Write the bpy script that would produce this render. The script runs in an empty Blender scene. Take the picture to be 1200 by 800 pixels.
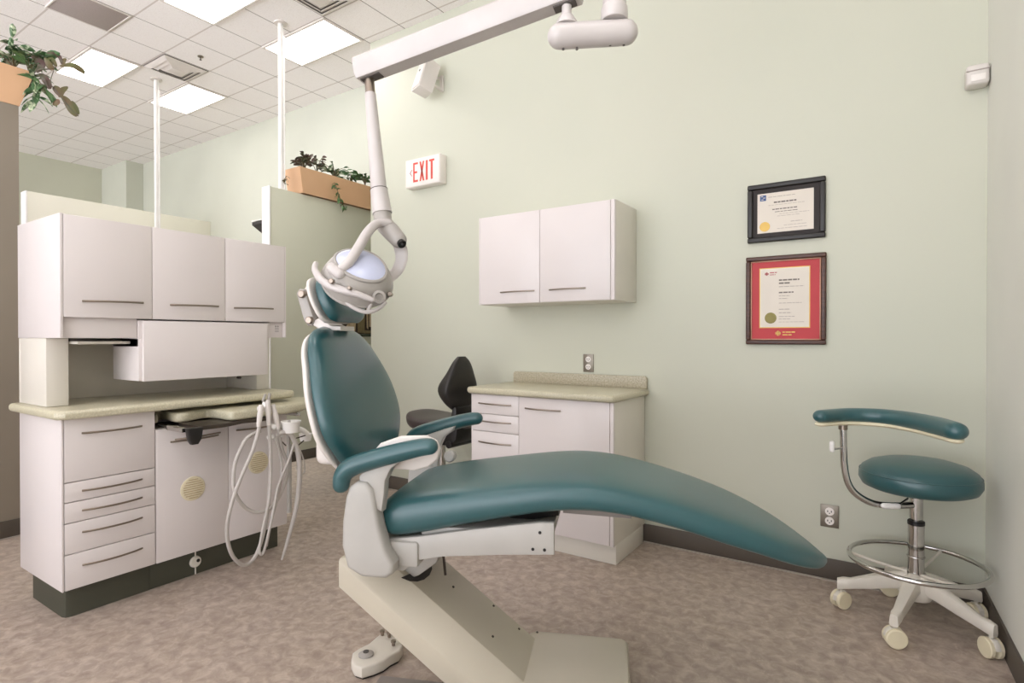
import bpy, bmesh, math, random
from mathutils import Vector, Matrix
random.seed(7)
C = bpy.context.scene.collection
PI = math.pi
# ------------------------------------------------------------------ camera data
F = 664.0; H = 1.14; YAW = math.radians(33.53); PITCH = math.radians(0.4)
FW = Vector((-math.sin(YAW)*math.cos(PITCH), math.cos(YAW)*math.cos(PITCH), -math.sin(PITCH)))
RT = Vector((math.cos(YAW), math.sin(YAW), 0)); UP = RT.cross(FW)
CAM = Vector((0, 0, H))
def ray(x, y): return FW + RT*((x-600)/F) + UP*((400-y)/F)
def at(x, y, X=None, Y=None, Z=None, d=None):
    """measured photo pixel -> point on a known plane of the room"""
    r = ray(x, y)
    k = d if d is not None else (X/r.x if X is not None else (Y/r.y if Y is not None else (Z-H)/r.z))
    return CAM + r*k
TH = math.radians(23.5)
A = Vector((math.cos(TH), math.sin(TH), 0)); W = Vector((-math.sin(TH), math.cos(TH), 0))
O = Vector((-1.18426, 1.45947, 0))
def loc(p):   # world -> dental chair frame
    q = Vector(p)-O
    return Vector((q.dot(A), q.dot(W), q.z))
# ------------------------------------------------------------------ materials
def lin(c):
    return tuple(((v/255)/12.92 if v/255 <= .04045 else ((v/255+.055)/1.055)**2.4) for v in c)+(1,)
def mat(name, col, rough=.5, metal=0, col2=None, scale=8, detail=3, bump=0, bscale=40, spec=.5, coat=0, lo=.35, hi=.65, emit=0, stretch=None, trans=0):
    m = bpy.data.materials.new(name); m.use_nodes = True
    nt = m.node_tree; b = nt.nodes['Principled BSDF']
    b.inputs['Base Color'].default_value = lin(col)
    b.inputs['Roughness'].default_value = rough; b.inputs['Metallic'].default_value = metal
    b.inputs['Specular IOR Level'].default_value = spec
    b.inputs['Coat Weight'].default_value = coat; b.inputs['Coat Roughness'].default_value = .22
    b.inputs['Transmission Weight'].default_value = trans
    tc = nt.nodes.new('ShaderNodeTexCoord'); src = tc.outputs['Object']
    if stretch:
        mp = nt.nodes.new('ShaderNodeMapping'); mp.inputs['Scale'].default_value = stretch
        nt.links.new(src, mp.inputs['Vector']); src = mp.outputs['Vector']
    if col2 is None: col2 = tuple(max(0, v*.965) for v in col)
    n = nt.nodes.new('ShaderNodeTexNoise'); n.inputs['Scale'].default_value = scale; n.inputs['Detail'].default_value = detail
    nt.links.new(src, n.inputs['Vector'])
    r = nt.nodes.new('ShaderNodeValToRGB'); r.color_ramp.elements[0].position = lo; r.color_ramp.elements[1].position = hi
    r.color_ramp.elements[0].color = lin(col); r.color_ramp.elements[1].color = lin(col2)
    nt.links.new(n.outputs['Fac'], r.inputs['Fac']); nt.links.new(r.outputs['Color'], b.inputs['Base Color'])
    if bump:
        n2 = nt.nodes.new('ShaderNodeTexNoise'); n2.inputs['Scale'].default_value = bscale; n2.inputs['Detail'].default_value = 2
        nt.links.new(src, n2.inputs['Vector'])
        bp = nt.nodes.new('ShaderNodeBump'); bp.inputs['Strength'].default_value = bump; bp.inputs['Distance'].default_value = .002
        nt.links.new(n2.outputs['Fac'], bp.inputs['Height']); nt.links.new(bp.outputs['Normal'], b.inputs['Normal'])
    if emit:
        b.inputs['Emission Color'].default_value = lin(col); b.inputs['Emission Strength'].default_value = emit
    return m
def floor_mat():
    m = mat('sheet_vinyl', (150,132,120), rough=.42, spec=.35)
    nt = m.node_tree; b = nt.nodes['Principled BSDF']
    tc = nt.nodes.new('ShaderNodeTexCoord')
    def noise(s, d, dist):
        n = nt.nodes.new('ShaderNodeTexNoise'); n.inputs['Scale'].default_value = s; n.inputs['Detail'].default_value = d
        n.inputs['Distortion'].default_value = dist; n.inputs['Roughness'].default_value = .62
        nt.links.new(tc.outputs['Object'], n.inputs['Vector']); return n
    n1 = noise(22, 12, .5); n2 = noise(5, 8, .6); n3 = noise(38, 8, 1.5)
    r = nt.nodes.new('ShaderNodeValToRGB'); e = r.color_ramp.elements
    e[0].position = .32; e[0].color = lin((140,124,112)); e[1].position = .70; e[1].color = lin((206,192,178))
    x = e.new(.5); x.color = lin((172,157,144))
    nt.links.new(n1.outputs['Fac'], r.inputs['Fac'])
    r2 = nt.nodes.new('ShaderNodeValToRGB'); r2.color_ramp.elements[0].position = .35; r2.color_ramp.elements[1].position = .7
    r2.color_ramp.elements[0].color = lin((164,150,142)); r2.color_ramp.elements[1].color = lin((162,146,131))
    nt.links.new(n2.outputs['Fac'], r2.inputs['Fac'])
    mx = nt.nodes.new('ShaderNodeMix'); mx.data_type = 'RGBA'; mx.inputs[0].default_value = .35
    nt.links.new(r.outputs['Color'], mx.inputs[6]); nt.links.new(r2.outputs['Color'], mx.inputs[7])
    r3 = nt.nodes.new('ShaderNodeValToRGB'); r3.color_ramp.elements[0].position = .6; r3.color_ramp.elements[1].position = .72
    r3.color_ramp.elements[0].color = (0,0,0,1); r3.color_ramp.elements[1].color = (.45,.45,.45,1)
    nt.links.new(n3.outputs['Fac'], r3.inputs['Fac'])
    mx2 = nt.nodes.new('ShaderNodeMix'); mx2.data_type = 'RGBA'; mx2.inputs[7].default_value = lin((210,197,182))
    nt.links.new(r3.outputs['Color'], mx2.inputs[0]); nt.links.new(mx.outputs[2], mx2.inputs[6])
    nt.links.new(mx2.outputs[2], b.inputs['Base Color'])
    return m
def ceiling_mat():
    m = mat('ceiling_tile', (226,216,212), rough=.9, spec=.1)
    nt = m.node_tree; b = nt.nodes['Principled BSDF']
    tc = nt.nodes.new('ShaderNodeTexCoord'); sp = nt.nodes.new('ShaderNodeSeparateXYZ')
    nt.links.new(tc.outputs['Object'], sp.inputs[0])
    def line(out, off, hw):
        a = nt.nodes.new('ShaderNodeMath'); a.operation = 'ADD'; a.inputs[1].default_value = off
        nt.links.new(out, a.inputs[0])
        w = nt.nodes.new('ShaderNodeMath'); w.operation = 'WRAP'; w.inputs[1].default_value = .1855; w.inputs[2].default_value = -.1855
        nt.links.new(a.outputs[0], w.inputs[0])
        ab = nt.nodes.new('ShaderNodeMath'); ab.operation = 'ABSOLUTE'; nt.links.new(w.outputs[0], ab.inputs[0])
        l = nt.nodes.new('ShaderNodeMath'); l.operation = 'LESS_THAN'; l.inputs[1].default_value = hw
        nt.links.new(ab.outputs[0], l.inputs[0]); return l.outputs[0]
    lx = line(sp.outputs[0], 2.965, .0035); ly = line(sp.outputs[1], -2.245, .006)
    n = nt.nodes.new('ShaderNodeTexNoise'); n.inputs['Scale'].default_value = 140; n.inputs['Detail'].default_value = 3
    nt.links.new(tc.outputs['Object'], n.inputs['Vector'])
    r = nt.nodes.new('ShaderNodeValToRGB'); r.color_ramp.elements[0].position = .3; r.color_ramp.elements[1].position = .5
    r.color_ramp.elements[0].color = lin((238,233,231)); r.color_ramp.elements[1].color = lin((249,245,244))
    nt.links.new(n.outputs['Fac'], r.inputs['Fac'])
    m1 = nt.nodes.new('ShaderNodeMix'); m1.data_type = 'RGBA'; m1.inputs[7].default_value = lin((150,142,138))
    m2 = nt.nodes.new('ShaderNodeMix'); m2.data_type = 'RGBA'; m2.inputs[7].default_value = lin((214,206,202))
    nt.links.new(ly, m2.inputs[0]); nt.links.new(r.outputs['Color'], m2.inputs[6])
    nt.links.new(lx, m1.inputs[0]); nt.links.new(m2.outputs[2], m1.inputs[6])
    nt.links.new(m1.outputs[2], b.inputs['Base Color'])
    return m
M = dict(
 wall=mat('sage_wall_paint', (205,206,190), rough=.55, scale=1.2, col2=(202,204,188), bump=.05, bscale=200, spec=.3),
 wall2=mat('pale_wall_paint', (206,208,194), rough=.6, scale=1.2, spec=.3),
 wallr=mat('lit_wall_paint', (228,228,219), rough=.6, scale=1.2, spec=.3),  # right wall only: light falling on it is put into a lighter paint
 olive=mat('olive_panel_paint', (205,206,188), rough=.6, scale=1.4, spec=.3),
 taupe=mat('taupe_panel_paint', (146,136,123), rough=.6, scale=1.4, spec=.3),
 cream=mat('cream_panel_paint', (232,230,216), rough=.6, spec=.3, scale=.7),
 whitep=mat('white_trim_paint', (240,238,236), rough=.5, spec=.3),
 floor=floor_mat(), ceil=ceiling_mat(),
 base=mat('rubber_cove_base', (84,76,68), rough=.5),
 cove=mat('cove_seam', (172,162,152), rough=.4),
 cab=mat('white_laminate', (222,215,213), rough=.32, scale=2, col2=(219,212,210), spec=.45),
 cabs=mat('white_laminate_cream', (224,219,208), rough=.35, scale=2),
 gapm=mat('gap_shade_dark_grey', (92,86,82), rough=.8),  # painted shade in gaps, and the own colour of screws, slots and caps
 toe=mat('dark_green_kick', (70,70,58), rough=.5),
 top=mat('speckled_worktop', (206,200,176), rough=.28, col2=(186,181,156), scale=160, detail=4, spec=.5),
 splash=mat('speckled_splash', (192,184,162), rough=.35, col2=(160,152,130), scale=120, detail=4),
 steel=mat('brushed_nickel', (150,138,126), rough=.32, metal=1),
 chrome=mat('polished_chrome', (205,203,200), rough=.09, metal=1),
 steel_dark=mat('dark_steel', (78,70,62), rough=.4, metal=.6),
 teal=mat('teal_vinyl', (38,84,88), rough=.36, col2=(36,81,85), scale=3, spec=.6, bump=.08, bscale=350, coat=.35),
 shell=mat('white_moulded_plastic', (222,216,210), rough=.35, spec=.4),
 enamel=mat('grey_white_enamel', (180,177,171), rough=.35, spec=.4),
 base_en=mat('cream_enamel', (198,190,172), rough=.38, spec=.4, scale=3),
 lampc=mat('lamp_enamel', (200,194,191), rough=.28, spec=.5),
 lampg=mat('lamp_grey', (166,161,155), rough=.3, spec=.5),
 lampb=mat('pale_blue_cover', (196,202,226), rough=.22, spec=.6),
 black=mat('black_vinyl', (34,31,29), rough=.42, spec=.5, bump=.1, bscale=300),
 brownv=mat('dark_brown_vinyl', (62,52,52), rough=.38, spec=.5),
 blackp=mat('black_plastic', (24,22,21), rough=.4),
 ivory=mat('ivory_plastic', (226,216,186), rough=.4),
 ivory2=mat('stool_enamel', (216,210,198), rough=.35),
 hose=mat('grey_hose', (188,182,176), rough=.4),
 white=mat('bright_white_plastic', (238,236,232), rough=.35),
 grey=mat('grey_plate', (140,133,128), rough=.4),
 tan=mat('peach_laminate', (214,172,134), rough=.55, scale=2),
 soil=mat('potting_soil', (70,54,42), rough=.95),
 green=mat('green_leaf', (70,104,66), rough=.4, col2=(96,128,80), scale=14),
 green2=mat('variegated_leaf', (66,100,62), rough=.4, col2=(196,206,176), scale=30, lo=.48, hi=.6),
 purple=mat('purple_brown_leaf', (96,70,66), rough=.45, col2=(84,92,66), scale=16),
 olivel=mat('olive_leaf', (92,98,58), rough=.4, col2=(112,84,62), scale=10),
 lit=mat('lit_diffuser', (255,250,248), rough=.5, emit=6),
 lframe=mat('troffer_frame', (225,218,212), rough=.5),
 duct=mat('duct_grey', (150,140,135), rough=.6), ductd=mat('duct_dark', (60,56,54), rough=.7),
 grille=mat('return_grille', (172,160,156), rough=.7, col2=(158,147,143), scale=300),
 red=mat('exit_red', (222,84,70), rough=.4), exitw=mat('exit_white', (242,236,230), rough=.35), arrow=mat('exit_arrow', (170,80,80), rough=.5),
 plate=mat('outlet_plate', (138,130,118), rough=.35, metal=.6),
 frameb=mat('black_frame', (30,27,24), rough=.42), matb=mat('black_mat', (44,38,36), rough=.7),
 paper=mat('certificate_paper', (226,218,206), rough=.7, scale=3), ink=mat('ink', (120,112,106), rough=.8), ink2=mat('pale_ink', (178,168,160), rough=.8),
 gold=mat('gold_seal', (204,168,86), rough=.4, metal=.3), olseal=mat('olive_seal', (134,124,66), rough=.5, metal=.2), blue=mat('blue_emblem', (70,94,140), rough=.6),
 framew=mat('walnut_frame', (82,50,37), rough=.4, col2=(60,36,27), scale=20, stretch=(1,1,8)), framegold=mat('frame_lip', (178,136,112), rough=.3, metal=.3),
 redmat=mat('red_mat', (186,52,58), rough=.55, scale=6), redink=mat('red_ink', (178,64,74), rough=.6),
 art1=mat('woven_beige', (198,178,146), rough=.85, col2=(176,156,122), scale=40), art2=mat('olive_brown_cloth', (134,122,88), rough=.9, col2=(112,98,68), scale=60, stretch=(1,6,1)),
 art3=mat('dark_outline_cloth', (58,46,34), rough=.9), art4=mat('dark_green_cloth', (64,72,54), rough=.9),
 sticker=mat('grey_symbol', (168,162,158), rough=.6),
)
# ------------------------------------------------------------------ mesh builder
class MB:
    def __init__(s): s.bm = bmesh.new()
    def _merge(s, b, mtx=None):
        if mtx is not None: b.transform(mtx)
        me = bpy.data.meshes.new('t'); b.to_mesh(me); b.free(); s.bm.from_mesh(me); bpy.data.meshes.remove(me)
    def box(s, x0, x1, y0, y1, z0, z1, bev=.003, seg=2, mtx=None):
        b = bmesh.new(); r = bmesh.ops.create_cube(b, size=1)
        for v in b.verts: v.co = Vector(((x0+x1)/2+v.co.x*abs(x1-x0), (y0+y1)/2+v.co.y*abs(y1-y0), (z0+z1)/2+v.co.z*abs(z1-z0)))
        bev = min(bev, .45*min(abs(x1-x0), abs(y1-y0), abs(z1-z0)))
        if bev > 0: bmesh.ops.bevel(b, geom=b.edges[:], offset=bev, segments=seg, profile=.5, affect='EDGES')
        s._merge(b, mtx); return s
    def prism(s, poly, fn, a, b_, bev=0, seg=2, mtx=None):
        """poly of (u,v); fn(u,v,w)->xyz; w from a to b_"""
        b = bmesh.new(); n = len(poly)
        lo = [b.verts.new(fn(u, v, a)) for u, v in poly]; hi = [b.verts.new(fn(u, v, b_)) for u, v in poly]
        f1 = b.faces.new(lo[::-1]); f2 = b.faces.new(hi)
        for i in range(n): b.faces.new((lo[i], lo[(i+1) % n], hi[(i+1) % n], hi[i]))
        bmesh.ops.recalc_face_normals(b, faces=b.faces[:])
        if bev > 0:
            es = list(set(list(f1.edges)+list(f2.edges)))
            bmesh.ops.bevel(b, geom=es, offset=bev, segments=seg, profile=.5, affect='EDGES')
        bmesh.ops.triangulate(b, faces=[f for f in b.faces if len(f.verts) > 4])
        s._merge(b, mtx); return s
    def tube(s, pts, r, seg=14, sub=0, caps=True, flat=None, mtx=None):
        """round tube; flat=(vector, factor) squashes the section along vector"""
        P = [Vector(p) for p in pts]
        R = list(r) if isinstance(r, (list, tuple)) else [r]*len(P)
        if sub:
            Q = []; RR = []
            for i in range(len(P)-1):
                p0 = P[max(i-1, 0)]; p1 = P[i]; p2 = P[i+1]; p3 = P[min(i+2, len(P)-1)]
                for k in range(sub):
                    t = k/sub
                    Q.append(.5*((2*p1)+(p2-p0)*t+(2*p0-5*p1+4*p2-p3)*t*t+(3*p1-p0-3*p2+p3)*t**3)); RR.append(R[i]*(1-t)+R[i+1]*t)
            Q.append(P[-1]); RR.append(R[-1]); P, R = Q, RR
        b = bmesh.new(); rings = []; n = None
        for i, p in enumerate(P):
            t = (P[min(i+1, len(P)-1)]-P[max(i-1, 0)]).normalized()
            if n is None:
                n = t.orthogonal().normalized()
            n = (n-t*n.dot(t))
            n = n.normalized() if n.length > 1e-6 else t.orthogonal().normalized()
            m = t.cross(n); ring = []
            for k in range(seg):
                a = 2*PI*k/seg; o = (n*math.cos(a)+m*math.sin(a))*R[i]
                if flat:
                    fv = Vector(flat[0]).normalized(); o = o-fv*o.dot(fv)*(1-flat[1])
                ring.append(b.verts.new(p+o))
            rings.append(ring)
        for i in range(len(rings)-1):
            for k in range(seg):
                b.faces.new((rings[i][k], rings[i][(k+1) % seg], rings[i+1][(k+1) % seg], rings[i+1][k]))
        if caps: b.faces.new(rings[0][::-1]); b.faces.new(rings[-1])
        bmesh.ops.recalc_face_normals(b, faces=b.faces[:])
        s._merge(b, mtx); return s
    def pill(s, pts, r, seg=16, sub=6, flat=None, mtx=None, mtx2=None):
        """tube with rounded ends"""
        P = [Vector(p) for p in pts]; R = list(r) if isinstance(r, (list, tuple)) else [r]*len(P)
        d0 = (P[0]-P[1]).normalized(); d1 = (P[-1]-P[-2]).normalized()
        if sub:
            Q = []; RR = []
            for i in range(len(P)-1):
                p0 = P[max(i-1, 0)]; p1 = P[i]; p2 = P[i+1]; p3 = P[min(i+2, len(P)-1)]
                for k in range(sub):
                    t = k/sub
                    Q.append(.5*((2*p1)+(p2-p0)*t+(2*p0-5*p1+4*p2-p3)*t*t+(3*p1-p0-3*p2+p3)*t**3)); RR.append(R[i]*(1-t)+R[i+1]*t)
            Q.append(P[-1]); RR.append(R[-1]); P, R = Q, RR
        c0 = [(P[0]+d0*R[0]*math.sin(a), R[0]*math.cos(a)) for a in (1.5, 1.25, .95, .6, .3)]
        c1 = [(P[-1]+d1*R[-1]*math.sin(a), R[-1]*math.cos(a)) for a in (.3, .6, .95, 1.25, 1.5)]
        al = c0+list(zip(P, R))+c1
        return s.tube([a[0] for a in al], [a[1] for a in al], seg=seg, flat=flat, mtx=mtx)
    def lathe(s, prof, c=(0,0,0), axis=(0,0,1), seg=32, mtx=None):
        b = bmesh.new(); q = Vector((0,0,1)).rotation_difference(Vector(axis).normalized()); c = Vector(c); rings = []
        for r, z in prof:
            if r < 1e-5: rings.append([b.verts.new(c+q@Vector((0,0,z)))])
            else: rings.append([b.verts.new(c+q@Vector((r*math.cos(2*PI*k/seg), r*math.sin(2*PI*k/seg), z))) for k in range(seg)])
        for a, d in zip(rings, rings[1:]):
            for k in range(seg):
                k2 = (k+1) % seg
                if len(a) == 1 and len(d) == 1: continue
                if len(a) == 1: b.faces.new((a[0], d[k2], d[k]))
                elif len(d) == 1: b.faces.new((a[k], a[k2], d[0]))
                else: b.faces.new((a[k], a[k2], d[k2], d[k]))
        if len(rings[0]) > 1: b.faces.new(rings[0])
        if len(rings[-1]) > 1: b.faces.new(rings[-1])
        bmesh.ops.recalc_face_normals(b, faces=b.faces[:])
        s._merge(b, mtx); return s
    def cyl(s, p0, p1, r, r2=None, seg=20, bev=.0):
        p0 = Vector(p0); p1 = Vector(p1); L = (p1-p0).length; r2 = r if r2 is None else r2
        pr = [(r, 0), (r2, L)] if not bev else [(r-bev, 0), (r, bev), (r2, L-bev), (r2-bev, L)]
        return s.lathe(pr, p0, p1-p0, seg)
    def torus(s, c, axis, R, r, seg=48, seg2=12):
        q = Vector((0,0,1)).rotation_difference(Vector(axis).normalized()); c = Vector(c)
        b = bmesh.new(); rings = []
        for i in range(seg):
            a = 2*PI*i/seg
            rings.append([b.verts.new(c+q@Vector(((R+r*math.cos(2*PI*k/seg2))*math.cos(a), (R+r*math.cos(2*PI*k/seg2))*math.sin(a), r*math.sin(2*PI*k/seg2)))) for k in range(seg2)])
        for i in range(seg):
            for k in range(seg2):
                j = (i+1) % seg; l = (k+1) % seg2
                b.faces.new((rings[i][k], rings[j][k], rings[j][l], rings[i][l]))
        bmesh.ops.recalc_face_normals(b, faces=b.faces[:])
        s._merge(b); return s
    def loft(s, rings):
        b = bmesh.new(); R = [[b.verts.new(p) for p in r] for r in rings]; n = len(R[0])
        for a, d in zip(R, R[1:]):
            for k in range(n): b.faces.new((a[k], a[(k+1) % n], d[(k+1) % n], d[k]))
        b.faces.new(R[0][::-1]); b.faces.new(R[-1])
        bmesh.ops.recalc_face_normals(b, faces=b.faces[:])
        s._merge(b); return s
    def leaf(s, base, dr, length, width, droop=.4, seg=5, roll=0):
        b = s.bm; p = Vector(base); d = Vector(dr).normalized()
        side = d.cross(Vector((0,0,1)))
        side = side.normalized() if side.length > .05 else Vector((1,0,0))
        side = Matrix.Rotation(roll, 3, d)@side
        prev = None
        for i in range(seg+1):
            t = i/seg; w = width*.5*max(.04, math.sin(PI*min(1, t*.93+.05))**.8)
            up = side.cross(d)*w*.35
            vs = [b.verts.new(p+side*w+up), b.verts.new(p), b.verts.new(p-side*w+up)]
            if prev:
                b.faces.new((prev[0], prev[1], vs[1], vs[0])); b.faces.new((prev[1], prev[2], vs[2], vs[1]))
            prev = vs
            d = (d+Vector((0,0,-droop/seg))).normalized(); p = p+d*(length/seg)
        return s
    def build(s, name, m, parent=None, world=False, kind=None, sharp=38, root=None):
        me = bpy.data.meshes.new(name)
        if world:
            rt = root or parent
            while rt.parent: rt = rt.parent
            off = rt.location
            bmesh.ops.translate(s.bm, vec=-Vector(off), verts=s.bm.verts[:])
        s.bm.to_mesh(me); s.bm.free()
        me.materials.append(m); me.shade_smooth(); me.set_sharp_from_angle(angle=math.radians(sharp))
        o = bpy.data.objects.new(name, me); C.objects.link(o)
        if parent: o.parent = parent
        if kind: o['kind'] = kind
        return o
def thing(name, label, cat, location=(0,0,0), rz=0, group=None):
    o = bpy.data.objects.new(name, None); C.objects.link(o); o.location = location; o.rotation_euler = (0,0,rz)
    o.empty_display_size = .1
    o['label'] = label; o['category'] = cat
    if group: o['group'] = group
    return o
def tag(o, label, cat, group=None):
    o['label'] = label; o['category'] = cat
    if group: o['group'] = group
    return o
def copy_tree(o, parent=None):
    c = o.copy(); C.objects.link(c); c.parent = parent
    for ch in [x for x in bpy.data.objects if x.parent == o]: copy_tree(ch, c)
    return c
def structure(name, mb, m, **k): return mb.build(name, m, kind='structure', **k)
XY = lambda u, v, w: (u, v, w)
XZ = lambda u, v, w: (u, w, v)
YZ = lambda u, v, w: (w, u, v)
# ================================================================== room shell
ZC = 3.409
structure('floor', MB().box(-9.2, 2.2, -3.2, 3.75, -.08, 0, 0), M['floor'])
structure('ceiling', MB().box(-9.2, 2.2, -3.2, 3.75, ZC, ZC+.08, 0), M['ceil'])
structure('wall_back', MB().box(-3.33, .9, 3.05, 3.75, 0, ZC, .002), M['wall'])
structure('wall_far', MB().box(-9.2, -3.331, 3.53, 3.75, 0, ZC, 0), M['wall2'])
structure('wall_pillar', MB().box(-8.85, -8.13, 3.33, 3.529, 0, ZC, 0), M['wall2'])
structure('wall_end', MB().box(-9.2, -8.851, -3.2, 3.529, 0, ZC, 0), M['olive'])
rw = [(.343, 3.049), (.343+.04*6.2, -3.15), (2.0, -3.15), (2.0, 3.049)]
structure('wall_right', MB().prism(rw, XY, 0, ZC), M['wallr'])
structure('wall_left', MB().box(-4.35, -4.17, -3.2, 1.157, 0, 2.47, .002), M['taupe'])
# partitions
structure('wall_partition', MB().box(-3.70, -3.62, 2.385, 3.528, .235, 2.203, .002).box(-3.69,-3.63,2.40,2.46,.0,.24,.002).box(-3.69,-3.63,3.44,3.50,.0,.24,.002), M['olive'])
structure('trim_1', MB().box(-3.705, -3.613, 2.38, 3.53, .232, .305, .002), M['base'])
structure('trim_2', MB().box(-3.705, -3.615, 2.376, 2.386, .30, 2.206, .002), M['whitep'])
structure('wall_cream', MB().box(-6.62, -6.5, 1.86, 3.529, 0, 2.468, .002), M['cream'])
structure('trim_3', MB().box(-6.622, -6.498, 1.848, 1.86, 0, 2.47, .002), M['whitep'])
# baseboards
structure('baseboard_back', MB().box(-3.33, .342, 3.042, 3.05, 0, .1, .002), M['base'])
structure('trim_4', MB().box(-3.33, .342, 3.026, 3.043, 0, .005, .002), M['cove'])
def rx(y): return .343+.04*(3.049-y)
structure('baseboard_right', MB().prism([(rx(3.04)-.008, 3.04), (rx(-3.1)-.008, -3.1), (rx(-3.1), -3.1), (rx(3.04), 3.04)], XY, 0, .1), M['base'])
structure('baseboard_left', MB().box(-4.17, -4.162, -3.1, 1.157, 0, .1, .002), M['base'])
structure('baseboard_far', MB().box(-9, -3.34, 3.522, 3.53, 0, .1, .002), M['base'])
structure('trim_5', MB().box(-4.163, -4.148, -3.1, 1.157, 0, .005, .002), M['cove'])
# ------------------------------------------------------------------ ceiling fittings
G = .371
def troffer(x0, y0, label):
    r = thing('ceiling_light', label, 'light', (x0+G, y0+G/2, ZC-.001), 0, 'recessed ceiling lights')
    f = MB()
    for a in ((-G,G,-G/2,-G/2+.02), (-G,G,G/2-.02,G/2), (-G,-G+.02,-G/2+.02,G/2-.02), (G-.02,G,-G/2+.02,G/2-.02)): f.box(*a, -.012, 0, .002)
    f.build('frame', M['lframe'], r)
    MB().box(-G+.02, G-.02, -G/2+.02, G/2-.02, -.008, -.002, .001).build('diffuser', M['lit'], r)
    return r
for x0, y0, lb in ((-5.933, 1.874, 'lit rectangular ceiling light behind the leaves of the left plant'),
                   (-4.078, 2.616, 'lit rectangular ceiling light crossed by the right-hand white pole'),
                   (-5.933, 2.616, 'smallest lit ceiling light, just right of the left white pole'),
                   (-4.078, 1.874, 'lit ceiling light cut off by the top edge, above the air diffuser'),
                   (-2.223, .761, 'added ceiling light above the end of the dental chair headrest, out of frame'),  # from here on out of view, added to light the room
                   (-2.223, -.723, 'added unseen ceiling light nearest the open side of the room'),
                   (-.739, .761, 'added unseen ceiling light over the camera side of the right wall'),
                   (-.739, -.723, 'added unseen ceiling light behind the camera by the right wall'),
                   (-4.078, .390, 'added unseen ceiling light between the left wall and the cabinet tower'),
                   (-5.933, .019, 'added unseen ceiling light beyond the brown left wall')):
    troffer(x0, y0, lb)
def diffuser(x0, y0, label):
    r = thing('air_diffuser', label, 'air vent', (x0+G/2, y0+G/2, ZC-.001), 0)
    h = G/2-.008
    MB().box(-h, h, -h, h, -.006, 0, .001).build('back_plate', M['duct'], r)
    for i, (a, z) in enumerate(((h, .004), (h*.79, .009), (h*.57, .015))):
        b = a-.041; f = MB()
        # sloped louvre ring
        ro = [(-a,-a),(a,-a),(a,a),(-a,a)]; ri = [(-b,-b),(b,-b),(b,b),(-b,b)]
        for k in range(4):
            p, q, s_, t = ro[k], ro[(k+1) % 4], ri[(k+1) % 4], ri[k]
            vs = [f.bm.verts.new((p[0],p[1],-z)), f.bm.verts.new((q[0],q[1],-z)), f.bm.verts.new((s_[0],s_[1],-z-.02)), f.bm.verts.new((t[0],t[1],-z-.02))]
            v2 = [f.bm.verts.new((v.co.x, v.co.y, v.co.z+.003)) for v in vs]
            f.bm.faces.new(vs); f.bm.faces.new(v2[::-1])
            for j in range(4): f.bm.faces.new((vs[j], v2[j], v2[(j+1) % 4], vs[(j+1) % 4]))
        f.build('louvre', M['lframe'], r)
    MB().box(-.06,.06,-.06,.06,-.036,-.026,.003).build('centre_plate', M['lframe'], r)
    return r
diffuser(-5.191, 2.245, 'square louvred air diffuser beside the ceiling light at left')
diffuser(-3.336, 2.245, 'square louvred air diffuser cut by the top edge above the right-hand pole')
r = thing('return_grille', 'plain grey square ceiling grille near the top left corner', 'air vent', (-4.6345, 1.67, ZC-.001))
MB().box(-.18,.18,-.185,.185,-.006,0,.001).build('screen', M['grille'], r)
f = MB()
for a in ((-.185,.185,-.19,-.18), (-.185,.185,.18,.19), (-.185,-.175,-.18,.18), (.175,.185,-.18,.18)): f.box(*a, -.009, 0, .001)
f.build('frame', M['lframe'], r)
sp_ = thing('sprinkler_head', 'tiny sprinkler head on the ceiling right of the left air diffuser', 'sprinkler', tuple(at(235, 66, Z=ZC)-Vector((0,0,.001))))
MB().lathe([(.0,-.004),(.022,-.004),(.022,0)]).build('rosette', M['steel'], sp_)
MB().lathe([(.0,-.03),(.008,-.03),(.008,-.026),(.004,-.024),(.004,-.003)]).build('nozzle', M['steel_dark'], sp_)
# poles
for (x, y, z0, lb) in ((-3.66, 2.50, 2.203, 'white pole rising from the olive partition top to the ceiling'), (-5.37, 2.44, 0, 'white pole behind the tall cabinets, left of the two poles')):
    r = thing('ceiling_pole', lb, 'pole', (x, y, z0))
    MB().cyl((0,0,.004),(0,0,ZC-z0-.002),.019,seg=20).build('shaft', M['white'], r)
    MB().cyl((.028,0.010,.004),(.028,0.010,ZC-z0-.10),.005,seg=10).build('cable_conduit', M['white'], r)
    MB().lathe([(.045,0),(.045,-.008),(.0,-.008)],(0,0,ZC-z0)).build('ceiling_flange', M['lframe'], r)
    MB().lathe([(.035,.006),(.04,0)]).build('base_flange', M['white'], r)
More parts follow.
